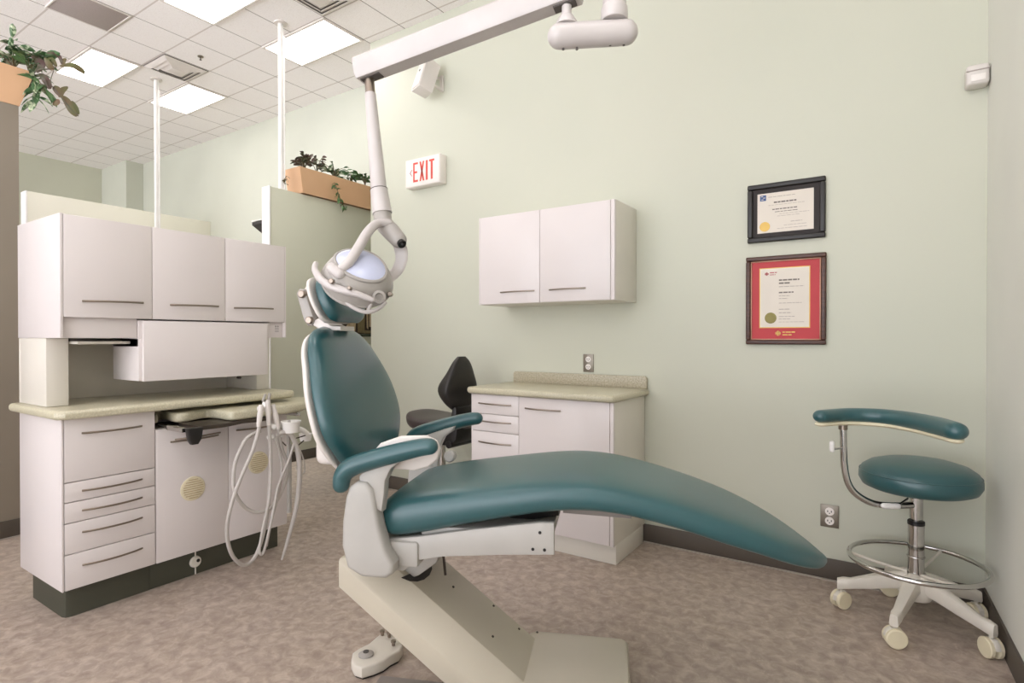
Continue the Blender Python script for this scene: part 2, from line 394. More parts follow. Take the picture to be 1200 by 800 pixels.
# ------------------------------------------------------------------ wall fittings
def exit_sign():
    y1 = 3.05; y0 = 2.975
    x0 = at(475, 203, Y=y0).x; x1 = at(515, 203, Y=y0).x; z1 = at(515,179,Y=y0).z; z0 = at(515,213,Y=y0).z
    r = thing('exit_sign', 'white wall sign reading EXIT in red with a left arrow', 'sign', ((x0+x1)/2, y1, z0))
    MB().box(x0,x1,y0+.004,y1-.001,z0,z1,.004).build('housing', M['exitw'], r, world=True)
    MB().box(x0+.004,x1-.004,y0,y0+.005,z0+.004,z1-.004,.001).build('face_panel', M['exitw'], r, world=True)
    w = x1-x0; h = z1-z0; L0 = x0+w*.24; lw = w*.14; g = w*.045; t = w*.042; a = z0+h*.16; b = z1-h*.15; yf = y0-.001; yb = y0+.001
    def bar(m, u0, u1, v0, v1): m.box(u0,u1,yf,yb,v0,v1,0)
    m = MB(); x = L0; bar(m,x,x+t,a,b)
    for v in (a, (a+b)/2-t/2, b-t): bar(m,x+t,x+lw*(1 if v!=(a+b)/2-t/2 else .85),v,v+t)
    m.build('letter', M['red'], r, world=True)
    x += lw+g; m = MB()
    for s in (0,1):
        u0, u1 = (x, x+lw-t) if s == 0 else (x+lw-t, x)
        m.prism([(u0,a),(u0+t*1.1,a),(u1+t*1.1,b),(u1,b)], XZ, yf, yb)
    m.build('letter', M['red'], r, world=True)
    x += lw+g; m = MB(); bar(m,x,x+t*1.3,a,b); m.build('letter', M['red'], r, world=True)
    x += t*1.3+g; m = MB(); bar(m,x,x+lw*1.05,b-t,b); bar(m,x+lw*.5-t*.6,x+lw*.5+t*.7,a,b-t); m.build('letter', M['red'], r, world=True)
    cx = x0+w*.14; cz = (a+b)/2; m = MB()
    m.prism([(cx,cz),(cx+.016,cz+.022),(cx+.022,cz+.022),(cx+.007,cz),(cx+.022,cz-.022),(cx+.016,cz-.022)], XZ, yf, yb)
    m.build('arrow', M['arrow'], r, world=True)
exit_sign()
def speaker():
    c = at(500, 92, Y=2.93)
    r = thing('wall_speaker', 'small white wall speaker tilted down beside the lamp beam', 'speaker', tuple(c))
    R = Matrix.Rotation(math.radians(-22), 4, 'Z')@Matrix.Rotation(math.radians(-18), 4, 'X')@Matrix.Diagonal((1.35,1.0,1.3,1))
    m = MB(); m.prism([(-.05,-.055),(.05,-.055),(.04,.05),(-.04,.05)], lambda u,v,w:(u,v,w), -.085, .085, .008, mtx=R); m.build('cabinet', M['shell'], r)
    m = MB(); m.box(-.042,.042,-.062,-.054,-.075,.075,.003, mtx=R); m.build('front_grille', M['exitw'], r)
    m = MB(); m.cyl((0,-.064,.02),(0,-.060,.02),.006); m.bm.transform(R); m.build('badge', M['blackp'], r)
    m = MB(); m.box(.03,.055,.10,.119,-.06,.05,.003).tube([(.04,.11,.03),(.035,.07,.02),(.02,.04,.0)], .008).box(.03,.05,.02,.115,-.055,-.04,.003); m.build('bracket', M['shell'], r)
speaker()
def detector():
    p0 = at(1137, 100, Y=3.0); 
    c = at(1148, 88, Y=3.0)
    r = thing('motion_detector', 'small white motion detector high in the right corner', 'detector', (c.x, 3.05, c.z))
    m = MB(); m.box(c.x-.045,c.x+.03,2.975,3.049,c.z-.042,c.z+.04,.012,3); m.build('housing', M['shell'], r, world=True)
    m = MB(); m.box(c.x-.03,c.x+.018,2.971,2.977,c.z-.03,c.z-.002,.003); m.build('lens', M['exitw'], r, world=True)
    m = MB(); m.box(c.x-.045,c.x+.03,2.972,2.976,c.z+.012,c.z+.016,0); m.build('seam', M['ink2'], r, world=True)
detector()
def outlet(x0, x1, z0, z1, label):
    r = thing('wall_outlet', label, 'outlet', ((x0+x1)/2, 3.05, (z0+z1)/2))
    w = (x1-x0)/2; h = (z1-z0)/2
    MB().box(-w,w,-.007,-.0005,-h,h,.002).build('cover_plate', M['plate'], r)
    for s in (-1, 1):
        m = MB(); m.lathe([(.0,.0),(w*.5,0),(w*.5,.003)], (0,-.0085,s*h*.42), (0,1,0), 20); q = m.build('socket', M['exitw'], r)
        m = MB()
        for u in (-w*.2, w*.2): m.box(u-w*.05,u+w*.05,-.0092,-.0084,s*h*.42-h*.06,s*h*.42+h*.1,0)
        m.cyl((0,-.0092,s*h*.42-h*.15),(0,-.0084,s*h*.42-h*.15),w*.07,seg=10)
        m.build('slots', M['blackp'], q)
outlet(-1.509,-1.442,.936,1.042,'grey duplex outlet above the small counter backsplash')
outlet(-.262,-.186,.247,.352,'grey duplex outlet low on the wall left of the teal stool')
def lines(r, spec, m, yf):
    for x, z, w, h in spec:
        b = MB(); u = x     # broken strokes like small print
        while u < x+w:
            l = min(.010+.014*random.random(), x+w-u); b.box(u, u+l, yf, yf+.0004, z, z+h, 0); u += l+.003
        b.build('text_line', m, r, world=True)
def frames():
    yb = 3.0495
    # award
    x0,x1,z0,z1 = -.589,-.244,1.612,1.90
    r = thing('framed_certificate', 'black framed landscape certificate with a gold seal, the upper frame', 'picture', ((x0+x1)/2, 3.05, z0))
    f = MB(); t = .025
    for a in ((x0,x1,z0,z0+t),(x0,x1,z1-t,z1),(x0,x0+t,z0+t,z1-t),(x1-t,x1,z0+t,z1-t)): f.box(a[0],a[1],yb-.024,yb,a[2],a[3],.006,3)
    f.build('frame', M['frameb'], r, world=True)
    MB().box(x0+t,x1-t,yb-.012,yb-.004,z0+t,z1-t,0).build('mat_board', M['matb'], r, world=True)
    px0,px1,pz0,pz1 = x0+.046,x1-.05,z0+.045,z1-.048
    MB().box(px0,px1,yb-.0135,yb-.0115,pz0,pz1,0).build('certificate', M['paper'], r, world=True)
    yf = yb-.0141
    lines(r, [(px0+.075,pz1-.052,.10,.007),(px0+.068,pz1-.085,.11,.005),(px0+.08,pz1-.097,.10,.003)], M['ink'], yf)
    lines(r, [(px0+.05,pz1-.022,.12,.003),(px0+.05,pz1-.062,.16,.002),(px0+.10,pz1-.108,.13,.002),(px0+.09,pz1-.118,.1,.002),(px0+.15,pz0+.045,.05,.003),(px0+.12,pz0+.03,.10,.002),(px0+.09,pz0+.016,.13,.002)], M['ink2'], yf)
    MB().box(px0+.012,px0+.040,yf,yf+.0005,pz1-.036,pz1-.008,0).build('emblem', M['blue'], r, world=True)
    b = MB()
    for (a,c_) in ((.016,.012),(.026,.020),(.018,.028)): b.box(px0+a,px0+a+.01,yf-.0003,yf,pz1-c_-.003,pz1-c_,0)
    b.build('emblem_mark', M['paper'], r, world=True)
    MB().lathe([(0,0),(.020,0),(.024,.0006)], (px0+.034,yf-.0004,pz0+.031), (0,1,0), 24).build('seal', M['gold'], r, world=True)
    # diploma
    x0,x1,z0,z1 = -.595,-.240,1.106,1.541
    r = thing('framed_diploma', 'walnut framed portrait diploma with a red mat, the lower frame', 'picture', ((x0+x1)/2, 3.05, z0))
    f = MB(); t = .022
    for a in ((x0,x1,z0,z0+t),(x0,x1,z1-t,z1),(x0,x0+t,z0+t,z1-t),(x1-t,x1,z0+t,z1-t)): f.box(a[0],a[1],yb-.026,yb,a[2],a[3],.006,3)
    f.build('frame', M['framew'], r, world=True)
    g = MB(); o = t; w = .006
    for a in ((x0+o,x1-o,z0+o,z0+o+w),(x0+o,x1-o,z1-o-w,z1-o),(x0+o,x0+o+w,z0+o+w,z1-o-w),(x1-o-w,x1-o,z0+o+w,z1-o-w)): g.box(a[0],a[1],yb-.018,yb-.004,a[2],a[3],.002)
    g.build('frame_lip', M['framegold'], r, world=True)
    MB().box(x0+t,x1-t,yb-.012,yb-.004,z0+t,z1-t,0).build('mat_board', M['redmat'], r, world=True)
    px0,px1,pz0,pz1 = x0+.066,x1-.072,z0+.085,z1-.062
    b = MB(); b.box(px0-.004,px1+.004,yb-.0128,yb-.011,pz0-.004,pz1+.004,0); b.build('inner_bevel', M['gold'], r, world=True)
    MB().box(px0,px1,yb-.0138,yb-.012,pz0,pz1,0).build('certificate', M['paper'], r, world=True)
    yf = yb-.0144
    cx = px0+.085
    lines(r, [(cx,pz1-.062,.09,.007),(cx,pz1-.077,.05,.007),(cx,pz1-.122,.065,.006)], M['ink'], yf)
    lines(r, [(cx,pz1-.092,.11,.003),(cx,pz1-.137,.05,.003),(cx,pz1-.15,.04,.003),(cx,pz1-.172,.10,.003),(cx,pz0+.085,.05,.004),(cx,pz0+.068,.055,.004),(cx,pz0+.05,.07,.003),(cx,pz0+.038,.05,.003),(cx,pz0+.024,.11,.002)], M['ink2'], yf)
    def logo(u, v, m, s):
        b = MB(); b.box(u-.002*s,u+.002*s,yf-.0003,yf,v-.011*s,v+.011*s,0)
        for sg in (-1,1):
            b.box(u+sg*.005*s-.0012*s,u+sg*.005*s+.0012*s,yf-.0003,yf,v-.009*s,v+.009*s,0); b.box(u+sg*.009*s-.0015*s,u+sg*.009*s+.0015*s,yf-.0003,yf,v-.005*s,v+.005*s,0)
        b.box(u-.009*s,u+.009*s,yf-.0003,yf,v-.0015*s,v+.0015*s,0)
        b.build('emblem', m, r, world=True)
    logo(px0+.03, pz1-.025, M['redink'], .8); lines(r, [(px0+.044,pz1-.022,.032,.004),(px0+.044,pz1-.032,.026,.003)], M['redink'], yf)
    yf = yb-.0126
    logo((x0+x1)/2-.03, z0+.055, M['gold'], 1.1); lines(r, [((x0+x1)/2-.01,z0+.058,.055,.005),((x0+x1)/2-.01,z0+.045,.04,.005)], M['gold'], yf)
    MB().lathe([(0,0),(.024,0),(.027,.0006)], (px0+.048,yb-.0148,pz0+.045), (0,1,0), 24).build('seal', M['olseal'], r, world=True)
frames()
# ------------------------------------------------------------------ planters and plants
def planter(name, label, x0, x1, y0, y1, z0, z1, flare):
    r = thing('planter_box', label, 'planter', ((x0+x1)/2, (y0+y1)/2, z0))
    b = bmesh.new()
    def ring(x0,x1,y0,y1,z): return [Vector((x0,y0,z)),Vector((x1,y0,z)),Vector((x1,y1,z)),Vector((x0,y1,z))]
    fl = flare; t = .012
    m = MB(); m.loft([ring(x0+t,x1-t,y0+t,y1-t,z0+.012), ring(x0,x1,y0,y1,z0), ring(x0-fl*.25,x1+fl*.1,y0-fl,y1+fl,z1), ring(x0-fl*.25+t,x1+fl*.1-t,y0-fl+t,y1+fl-t,z1), ring(x0+t-fl*.2,x1-t,y0+t-fl*.8,y1-t+fl*.8,z1-.03)])
    m.build('box', M['tan'], r, world=True)
    MB().box(x0+.008-fl*.15,x1-.008,y0-fl*.6,y1+fl*.6,z1-.055,z1-.022,.004).build('soil', M['soil'], r, world=True)
    return r
planter('a', 'peach planter box on top of the brown left wall', -4.36, -4.17, -.5, 1.161, 2.471, 2.688, .07)
planter('b', 'peach planter box on top of the olive partition', -3.76, -3.585, 2.63, 3.42, 2.2035, 2.392, .03)
def bush(name, label, base, n, ln, wd, m, spread=1., up=.8, droop=.6, hgt=.1, cluster=None, seed=1, cat='plant'):
    random.seed(seed)
    r = thing(name, label, cat, tuple(base))
    st = MB(); lf = MB()
    for i in range(n):
        a = random.random()*2*PI; o = Vector((math.cos(a), math.sin(a), 0))
        tip = Vector((0,0,0))+o*(random.random()*hgt*.9*spread)+Vector((0,0,hgt*(.35+.65*random.random())))
        st.tube([(0,0,-.02), tip*.5+Vector((0,0,.015)), tip], [.003,.0022,.0014], seg=6, sub=3)
        for k in range(4):
            d = o*(.5+random.random())*spread+Vector((random.uniform(-.7,.7), random.uniform(-.7,.7), up*random.random()))
            lf.leaf(tip*(1-.18*k), d, ln*random.uniform(.7,1.2), wd*random.uniform(.8,1.2), droop, roll=random.uniform(-1,1))
    st.build('stems', M['olivel'], r); lf.build('leaves', m, r)
    return r
bush('potted_plant', 'purple-brown leafy plant at the near end of the partition planter', at(356,197,X=-3.66), 13, .055, .026, M['purple'], 1, 1, .5, .10, seed=3)
bush('potted_plant', 'sparse brown-green plant second from the near end of the partition planter', at(371,200,X=-3.65), 5, .045, .022, M['purple'], 1, .8, .6, .09, seed=5)
bush('potted_plant', 'pale variegated green plant in the middle of the partition planter', at(392,206,X=-3.64), 16, .05, .026, M['green2'], 1.3, .8, .6, .10, seed=8)
bush('potted_plant', 'low green plant between the pale plant and the dark plant in the planter', at(411,212,X=-3.63), 10, .045, .024, M['green'], 1.2, .6, .6, .07, seed=9)
bush('potted_plant', 'darker bushy green plant nearest the white lamp tube', at(428,214,X=-3.63), 14, .055, .026, M['green'], 1.1, .9, .6, .10, seed=12)
def vine(label, pts, n, ln, wd, m, seed=2, name='trailing_plant', droop=.8, r_=.0022):
    random.seed(seed); P = [Vector(p) for p in pts]
    r = thing(name, label, 'plant', tuple(P[0]))
    MB().tube(P, r_, seg=6, sub=4).build('stem', M['olivel'], r, world=True)
    lf = MB()
    for i in range(n):
        t = (i+.5)/n*(len(P)-1); k = int(t); p = P[k].lerp(P[min(k+1,len(P)-1)], t-k)
        d = Vector((random.uniform(-1,1), random.uniform(-1,1), random.uniform(-.8,.5)))
        lf.leaf(p, d, ln*random.uniform(.7,1.25), wd*random.uniform(.8,1.2), droop, roll=random.uniform(-1.3,1.3))
    lf.build('leaves', m, r, world=True); return r
vine('thin green vine hanging down over the olive partition face', [at(392,214,X=-3.57), at(395,222,X=-3.55), at(398,232,X=-3.56), at(402,240,X=-3.57), at(405,246,X=-3.585)], 26, .036, .02, M['green'], 4)
vine('small sprig with round leaves spilling beside the right-hand pole', [at(336,206,X=-3.62), at(333,211,X=-3.62), at(334,216,X=-3.62)], 7, .035, .022, M['olivel'], 6)
# left plant: long leaves reaching right and hanging, each built along its own curve
def long_leaf_plant():
    r = thing('trailing_plant', 'olive and brown long-leaved plant reaching out of the left planter', 'plant', tuple(at(38,86,X=-4.2)))
    X = -4.18
    p = lambda x, y, dx=0: at(x, y, X=X+dx)
    st = MB(); st.tube([p(36,90), p(44,82,.04), p(55,81,.08), p(66,79,.1)], .004, seg=6, sub=4)
    st.tube([p(36,88), p(50,90,.06), p(57,103,.06)], .004, seg=6, sub=4)
    st.tube([p(63,82,.1), p(59,97,.08), p(64,104,.06)], .0025, seg=6, sub=4)
    st.tube([p(64,104,.06),p(70,112,.06),p(80,124,.06),p(92,136,.06)], .003, seg=6, sub=4)
    st.build('stems', M['purple'], r, world=True)
    def blade(m, pts, w):
        """leaf along a centre line"""
        P = [Vector(q) for q in pts]; Q = []
        for i in range(len(P)-1):
            p0 = P[max(i-1,0)]; p1 = P[i]; p2 = P[i+1]; p3 = P[min(i+2,len(P)-1)]
            for k in range(5):
                t = k/5; Q.append(.5*((2*p1)+(p2-p0)*t+(2*p0-5*p1+4*p2-p3)*t*t+(3*p1-p0-3*p2+p3)*t**3))
        Q.append(P[-1]); pr = None
        for i, q in enumerate(Q):
            t = i/(len(Q)-1); d = (Q[min(i+1,len(Q)-1)]-Q[max(i-1,0)]).normalized()
            sd = d.cross(Vector((.8,-.6,.15))).normalized()*w*.5*max(.05, math.sin(PI*min(1,t*.92+.05))**.7); up = Vector((.8,-.6,.15))*-w*.12
            vs = [m.bm.verts.new(q+sd+up), m.bm.verts.new(q), m.bm.verts.new(q-sd+up)]
            if pr: m.bm.faces.new((pr[0],pr[1],vs[1],vs[0])); m.bm.faces.new((pr[1],pr[2],vs[2],vs[1]))
            pr = vs
    a = MB()
    blade(a, [p(70,77,.1), p(84,76,.12), p(94,81,.12), p(99,86,.12)], .036)
    blade(a, [p(63,80,.1), p(58,76,.1), p(52,67,.1)], .03)
    blade(a, [p(62,82,.1), p(57,76,.08), p(60,69,.1), p(66,78,.1)], .035)
    blade(a, [p(74,76,.1), p(74,71,.1), p(77,68,.1)], .025)
    blade(a, [p(72,112,.06), p(78,118,.06), p(84,129,.06), p(90,136,.06)], .042)
    blade(a, [p(70,114,.06), p(72,106,.06), p(79,101,.06)], .035)
    blade(a, [p(70,112,.06), p(66,104,.06), p(64,100,.06)], .04)
    blade(a, [p(84,118,.06), p(88,126,.06), p(92,134,.06)], .03)
    blade(a, [p(68,116,.06), p(66,120,.06), p(62,123,.06)], .03)
    a.build('olive_leaves', M['olivel'], r, world=True)
    b = MB()
    blade(b, [p(72,75,.1), p(70,67,.1), p(63,62,.1), p(54,62,.1)], .022)
    blade(b, [p(46,86,.04), p(51,90,.06), p(56,98,.06), p(58,104,.06)], .04)
    blade(b, [p(42,84,.04), p(48,76,.05), p(42,68,.05), p(36,66,.05)], .045)
    b.build('brown_leaves', M['purple'], r, world=True)
long_leaf_plant()
bush('potted_plant', 'green and cream plant standing in the left planter box', at(17,76,X=-4.24), 13, .10, .035, M['green2'], 1.3, .5, .5, .12, seed=21)
bush('potted_plant', 'bright green leafy plant at the corner of the left planter', at(34,82,X=-4.2), 7, .09, .04, M['green'], 1, .8, .4, .10, seed=25)
vine('variegated green plant hanging below the end of the left planter', [at(40,88,X=-4.22), at(43,98,X=-4.17), at(45,108,X=-4.16), at(42,120,X=-4.16)], 20, .10, .032, M['green2'], 15, droop=.9)
vine('hanging cluster of narrow green leaves right of the left planter end', [at(44,92,X=-4.18), at(49,100,X=-4.14), at(54,109,X=-4.14)], 9, .09, .03, M['green'], 17, droop=1.1)
# ------------------------------------------------------------------ dark unit behind partition end
def wall_box():
    c = at(303, 264, Y=3.40)
    r = thing('wall_vent_hood', 'small dark-fronted white hood projecting behind the partition end', 'hood', (c.x, 3.5, c.z))
    MB().prism([(3.36,c.z-.0),(3.525,c.z-.10),(3.525,c.z+.07),(3.36,c.z+.03)], YZ, c.x-.05, c.x+.3).build('body', M['ductd'], r, world=True)
    MB().prism([(3.355,c.z+.034),(3.525,c.z+.075),(3.525,c.z+.09),(3.355,c.z+.045)], YZ, c.x-.055, c.x+.3).build('cover', M['white'], r, world=True)
wall_box()
# ------------------------------------------------------------------ woven picture on partition
def tapestry():
    x = -3.619
    r = thing('wall_hanging', 'beige and brown cloth picture on the partition behind the headrest', 'wall hanging', (x, 3.1, 1.14))
    y0, y1, z0, z1 = 2.93, 3.40, 1.17, 1.50
    MB().box(x,x+.008,y0,y1,z0,z1,.001).build('cloth', M['art3'], r, world=True)
    MB().box(x,x+.012,y0,y1,z0-.022,z0-.001,.003).build('hem', M['art4'], r, world=True)
    f = lambda u,v,w:(w,u,v)
    m = MB(); m.prism([(3.165,z0+.012),(3.235,z0+.004),(3.245,z1-.01),(3.155,z1-.01)], f, x+.008, x+.011); m.prism([(3.235,z0+.004),(3.33,z0+.006),(3.33,z0+.03),(3.235,z0+.03)], f, x+.008, x+.011)
    m.build('centre_band', M['art2'], r, world=True)
    m = MB()
    m.prism([(3.075,z0+.02),(3.135,z0+.02),(3.15,z0+.14),(3.14,z1-.02),(3.09,z1-.03),(3.07,z0+.12)], f, x+.008, x+.012)
    m.prism([(3.262,z0+.05),(3.275,z0+.04),(3.272,z1-.02),(3.256,z1-.04)], f, x+.008, x+.012)
    m.prism([(3.29,z0+.06),(3.36,z0+.05),(3.36,z1-.03),(3.29,z1-.03)], f, x+.008, x+.012)
    m.prism([(3.035,z0+.04),(3.055,z0+.03),(3.085,z0+.075),(3.07,z0+.09)], f, x+.008, x+.012)
    m.prism([(2.965,z0+.02),(3.0,z0+.02),(3.0,z0+.07),(2.965,z0+.07)], f, x+.008, x+.012)
    m.build('beige_patches', M['art1'], r, world=True)
tapestry()
# ================================================================== cabinets
def pull(mb_parent, a, b, out, m=None, bow=.022, r=.0042, name='handle'):
    """bow handle between a and b, bulging along out"""
    a = Vector(a); b = Vector(b); out = Vector(out); P = []
    for i in range(9):
        t = i/8; P.append(a.lerp(b, t)+out*(.002+bow*math.sin(PI*t)**.75))
    mm = MB(); mm.tube(P, r, seg=10, sub=2, flat=(out, .6))
    return mm.build(name, m or M['steel'], mb_parent, world=True)
XF = -2.72
def left_cabinets():
    out = (1,0,0)
    # drawer unit
    r = thing('drawer_cabinet', 'white base cabinet with five drawers at the left end of the counter', 'cabinet', (-2.93, 1.05, 0))
    MB().box(-3.19,XF-.018,.88,1.2245,.126,.814,.006).build('body', M['cab'], r, world=True)
    MB().prism([(-3.12,.905),(-2.80,.905),(-2.783,.912),(-2.775,.93),(-2.775,1.2245),(-3.12,1.2245)], XY, 0, .128).build('kick_plinth', M['toe'], r, world=True)
    MB().box(XF-.018,XF-.001,.8802,.888,.128,.812,.002).build('end_stile', M['cab'], r, world=True)
    zs = [.814,.560,.480,.397,.272,.128]
    hy = [.753,.520,.440,.352,.218]
    for i in range(5):
        d = MB().box(XF-.0175,XF,.890,1.2235,zs[i+1]+.0015,zs[i]-.0015,.0025).build('drawer', M['cab'], r, world=True)
        pull(d, (XF,.948,hy[i]), (XF,1.170,hy[i]), out)
    # door unit
    r = thing('door_cabinet', 'white base cabinet with two vented doors under the pull-out shelf', 'cabinet', (-2.93, 1.56, 0))
    MB().box(-3.19,XF-.018,1.2255,1.89,.126,.728,.004).box(-3.19,XF-.20,1.2255,1.89,.728,.814,.003).build('body', M['cab'], r, world=True)
    MB().box(XF-.2,XF-.03,1.2265,1.873,.729,.733,0).build('recess_shade', M['gapm'], r, world=True)  # dark sheet paints the shade inside the recess
    MB().box(-3.12,-2.775,1.2255,1.868,0,.128,.002).build('kick_plinth', M['toe'], r, world=True)
    for (y0,y1,gy,gz,h0,h1,hz) in ((1.2275,1.5612,1.388,.431,1.288,1.51,.665),(1.5635,1.889,1.720,.492,1.60,1.82,.675)):
        d = MB().box(XF-.0175,XF,y0,y1,.128,.727,.0025).build('door', M['cab'], r, world=True)
        pull(d, (XF,h0,hz), (XF,h1,hz), out)
        g = MB(); g.lathe([(0,.006),(.049,.006),(.056,.003),(.057,0)], (XF,gy,gz), (1,0,0), 36); gg = g.build('vent_disc', M['ivory'], d, world=True)
        s = MB()
        for k in range(-4,5):
            zz = gz+k*.0105; hw = math.sqrt(max(0,.047**2-(k*.0105)**2)); s.box(XF+.0055,XF+.0075,gy-hw,gy+hw,zz-.0018,zz+.0018,0)
        s.build('vent_slots', M['art1'], r, world=True)
    m = MB().lathe([(0,.012),(.022,.012),(.026,.008),(.027,0)], (-2.775,1.425,.062), (1,0,0), 24)
    v = m.build('air_socket', M['cabs'], r, world=True)
    MB().lathe([(0,.016),(.008,.016),(.008,.011)], (-2.775,1.433,.068), (1,0,0), 12).build('socket_hole', M['blackp'], v, world=True)
    MB().cyl((-2.772,1.425,.002),(-2.772,1.425,.126),.0035,seg=8).build('socket_pipe', M['cabs'], r, world=True)
    # worktop
    w = MB(); w.prism([(-3.21,.85),(-2.70,.85),(-2.672,.878),(-2.672,1.89),(-2.70,1.92),(-3.21,1.92)], XY, .8155, .853, .015, 4)
    tag(w.build('worktop', M['top']), 'long pale speckled worktop on the left base cabinets', 'countertop')
    # hutch: posts, back, shelf box
    r = thing('hutch', 'white open hutch with side posts and drop panel on the left worktop', 'cabinet', (-2.98, 1.38, .853))
    MB().box(-3.17,-2.875,.88,.958,.854,1.137,.003).build('post', M['cabs'], r, world=True)
    MB().box(-3.17,-2.875,1.81,1.888,.854,1.137,.003).build('post', M['cabs'], r, world=True)
    MB().box(-3.19,-3.171,.8805,1.8875,.854,1.137,.002).build('back_panel', M['cabs'], r, world=True)
    b = MB(); b.box(-2.99,XF-.017,1.166,1.782,.948,1.137,.003); b.box(-2.99,XF-.022,1.166,1.782,1.10,1.137,0); b.box(-2.99,XF-.017,1.166,1.80,1.1375,1.2165,.002)
    b.build('drop_box', M['cab'], r, world=True)
    MB().box(XF-.017,XF,1.179,1.778,.946,1.214,.003).build('drop_panel', M['cab'], r, world=True)
    MB().box(-3.16,-2.80,.965,1.16,1.112,1.124,.002).build('sliding_shelf', M['cabs'], r, world=True)
    MB().box(-3.16,-2.88,.965,1.16,1.124,1.136,0).build('shelf_gap_shade', M['gapm'], r, world=True)  # dark slab stands in for the shade above the shelf
    MB().cyl((-2.99,1.77,.92),(-2.965,1.77,.92),.007,seg=12).build('screw_cap', M['gapm'], r, world=True)
    # upper cabinet
    r = thing('overhead_cabinet', 'wide white three-door cabinet on top of the left hutch', 'cabinet', (-2.93, 1.38, 1.138))
    b = MB(); b.box(-3.19,XF-.018,.885,1.884,1.222,1.6315,.005); b.box(-3.191,XF-.001,.8785,.8895,1.138,1.633,.002); b.box(-3.19,-2.745,.8895,1.164,1.138,1.222,.002); b.box(-3.19,XF-.002,1.880,1.888,1.14,1.632,.002); b.box(-2.9,-2.745,1.803,1.8805,1.140,1.222,.001)
    b.build('body', M['cab'], r, world=True)
    for (y0,y1,h0,h1) in ((.8905,1.2145,.952,1.178),(1.2165,1.5475,1.289,1.513),(1.5495,1.8785,1.591,1.808)):
        d = MB().box(XF-.0175,XF,y0,y1,1.2215,1.6305,.0025).build('door', M['cab'], r, world=True)
        pull(d, (XF,h0,1.288), (XF,h1,1.292), out)
    b = MB()
    for k in range(3): b.box(-2.745,-2.744,1.835,1.858,1.188-k*.009,1.192-k*.009,0)
    b.cyl((-2.745,1.84,1.2),(-2.744,1.84,1.2),.005,seg=12); b.cyl((-2.745,1.853,1.2),(-2.744,1.853,1.2),.005,seg=12)
    b.build('printed_symbol', M['sticker'], r, world=True)
left_cabinets()
def pull_out():
    r = thing('pull_out_shelf', 'wavy-edged pale speckled pull-out shelf sliding from under the worktop', 'shelf', (-2.6, 1.6, .73))
    z1 = .797; z0 = .752
    front = [(183,489),(193,492.5),(203.5,495),(217,494.5),(229,492.3),(241,490),(250,490.5),(268,493),(282,492),(304,489),(322,486.5),(342,484),(357,481),(366,476)]
    P = [at(x, y, Z=.752) for x, y in front]
    Q = []
    for i in range(len(P)-1):
        p0 = P[max(i-1,0)]; p1 = P[i]; p2 = P[i+1]; p3 = P[min(i+2,len(P)-1)]
        for k in range(4):
            t = k/4; Q.append(.5*((2*p1)+(p2-p0)*t+(2*p0-5*p1+4*p2-p3)*t*t+(3*p1-p0-3*p2+p3)*t**3))
    P = Q+[P[-1]]
    poly = [(p.x, p.y) for p in P]+[(-2.66,2.09),(-2.83,2.07),(-2.88,2.0),(-2.88,1.24),(-2.72,1.235)]
    MB().prism(poly, XY, z0, z1, .013, 3).build('shelf_top', M['top'], r, world=True, sharp=50)
    MB().box(-2.74,-2.53,1.245,1.262,.730,.751,.002).build('slide_rail', M['chrome'], r, world=True)
    MB().box(-2.74,-2.56,1.84,1.857,.730,.751,.002).build('slide_rail', M['chrome'], r, world=True)
    MB().prism([(-2.69,1.31),(-2.51,1.31),(-2.50,1.42),(-2.54,1.53),(-2.52,1.60),(-2.54,1.66),(-2.69,1.66)], XY, .733, .751, .003).build('under_tray', M['steel_dark'], r, world=True)
    a = at(229, 505, X=-2.49)
    m = MB(); m.prism([(a.y-.032,.750),(a.y+.034,.750),(a.y+.026,.70),(a.y+.012,.678),(a.y-.012,.678),(a.y-.024,.70)], YZ, -2.52, -2.485, .005); m.build('hanger_clip', M['blackp'], r, world=True)
    q = MB(); q.tube([at(205,515,X=-2.56),at(225,512.5,X=-2.53),at(240,510,X=-2.53),at(258,506.5,X=-2.55)], .004, seg=10, sub=4); q.build('grab_bar', M['steel'], r, world=True)
    return r
pull_out()
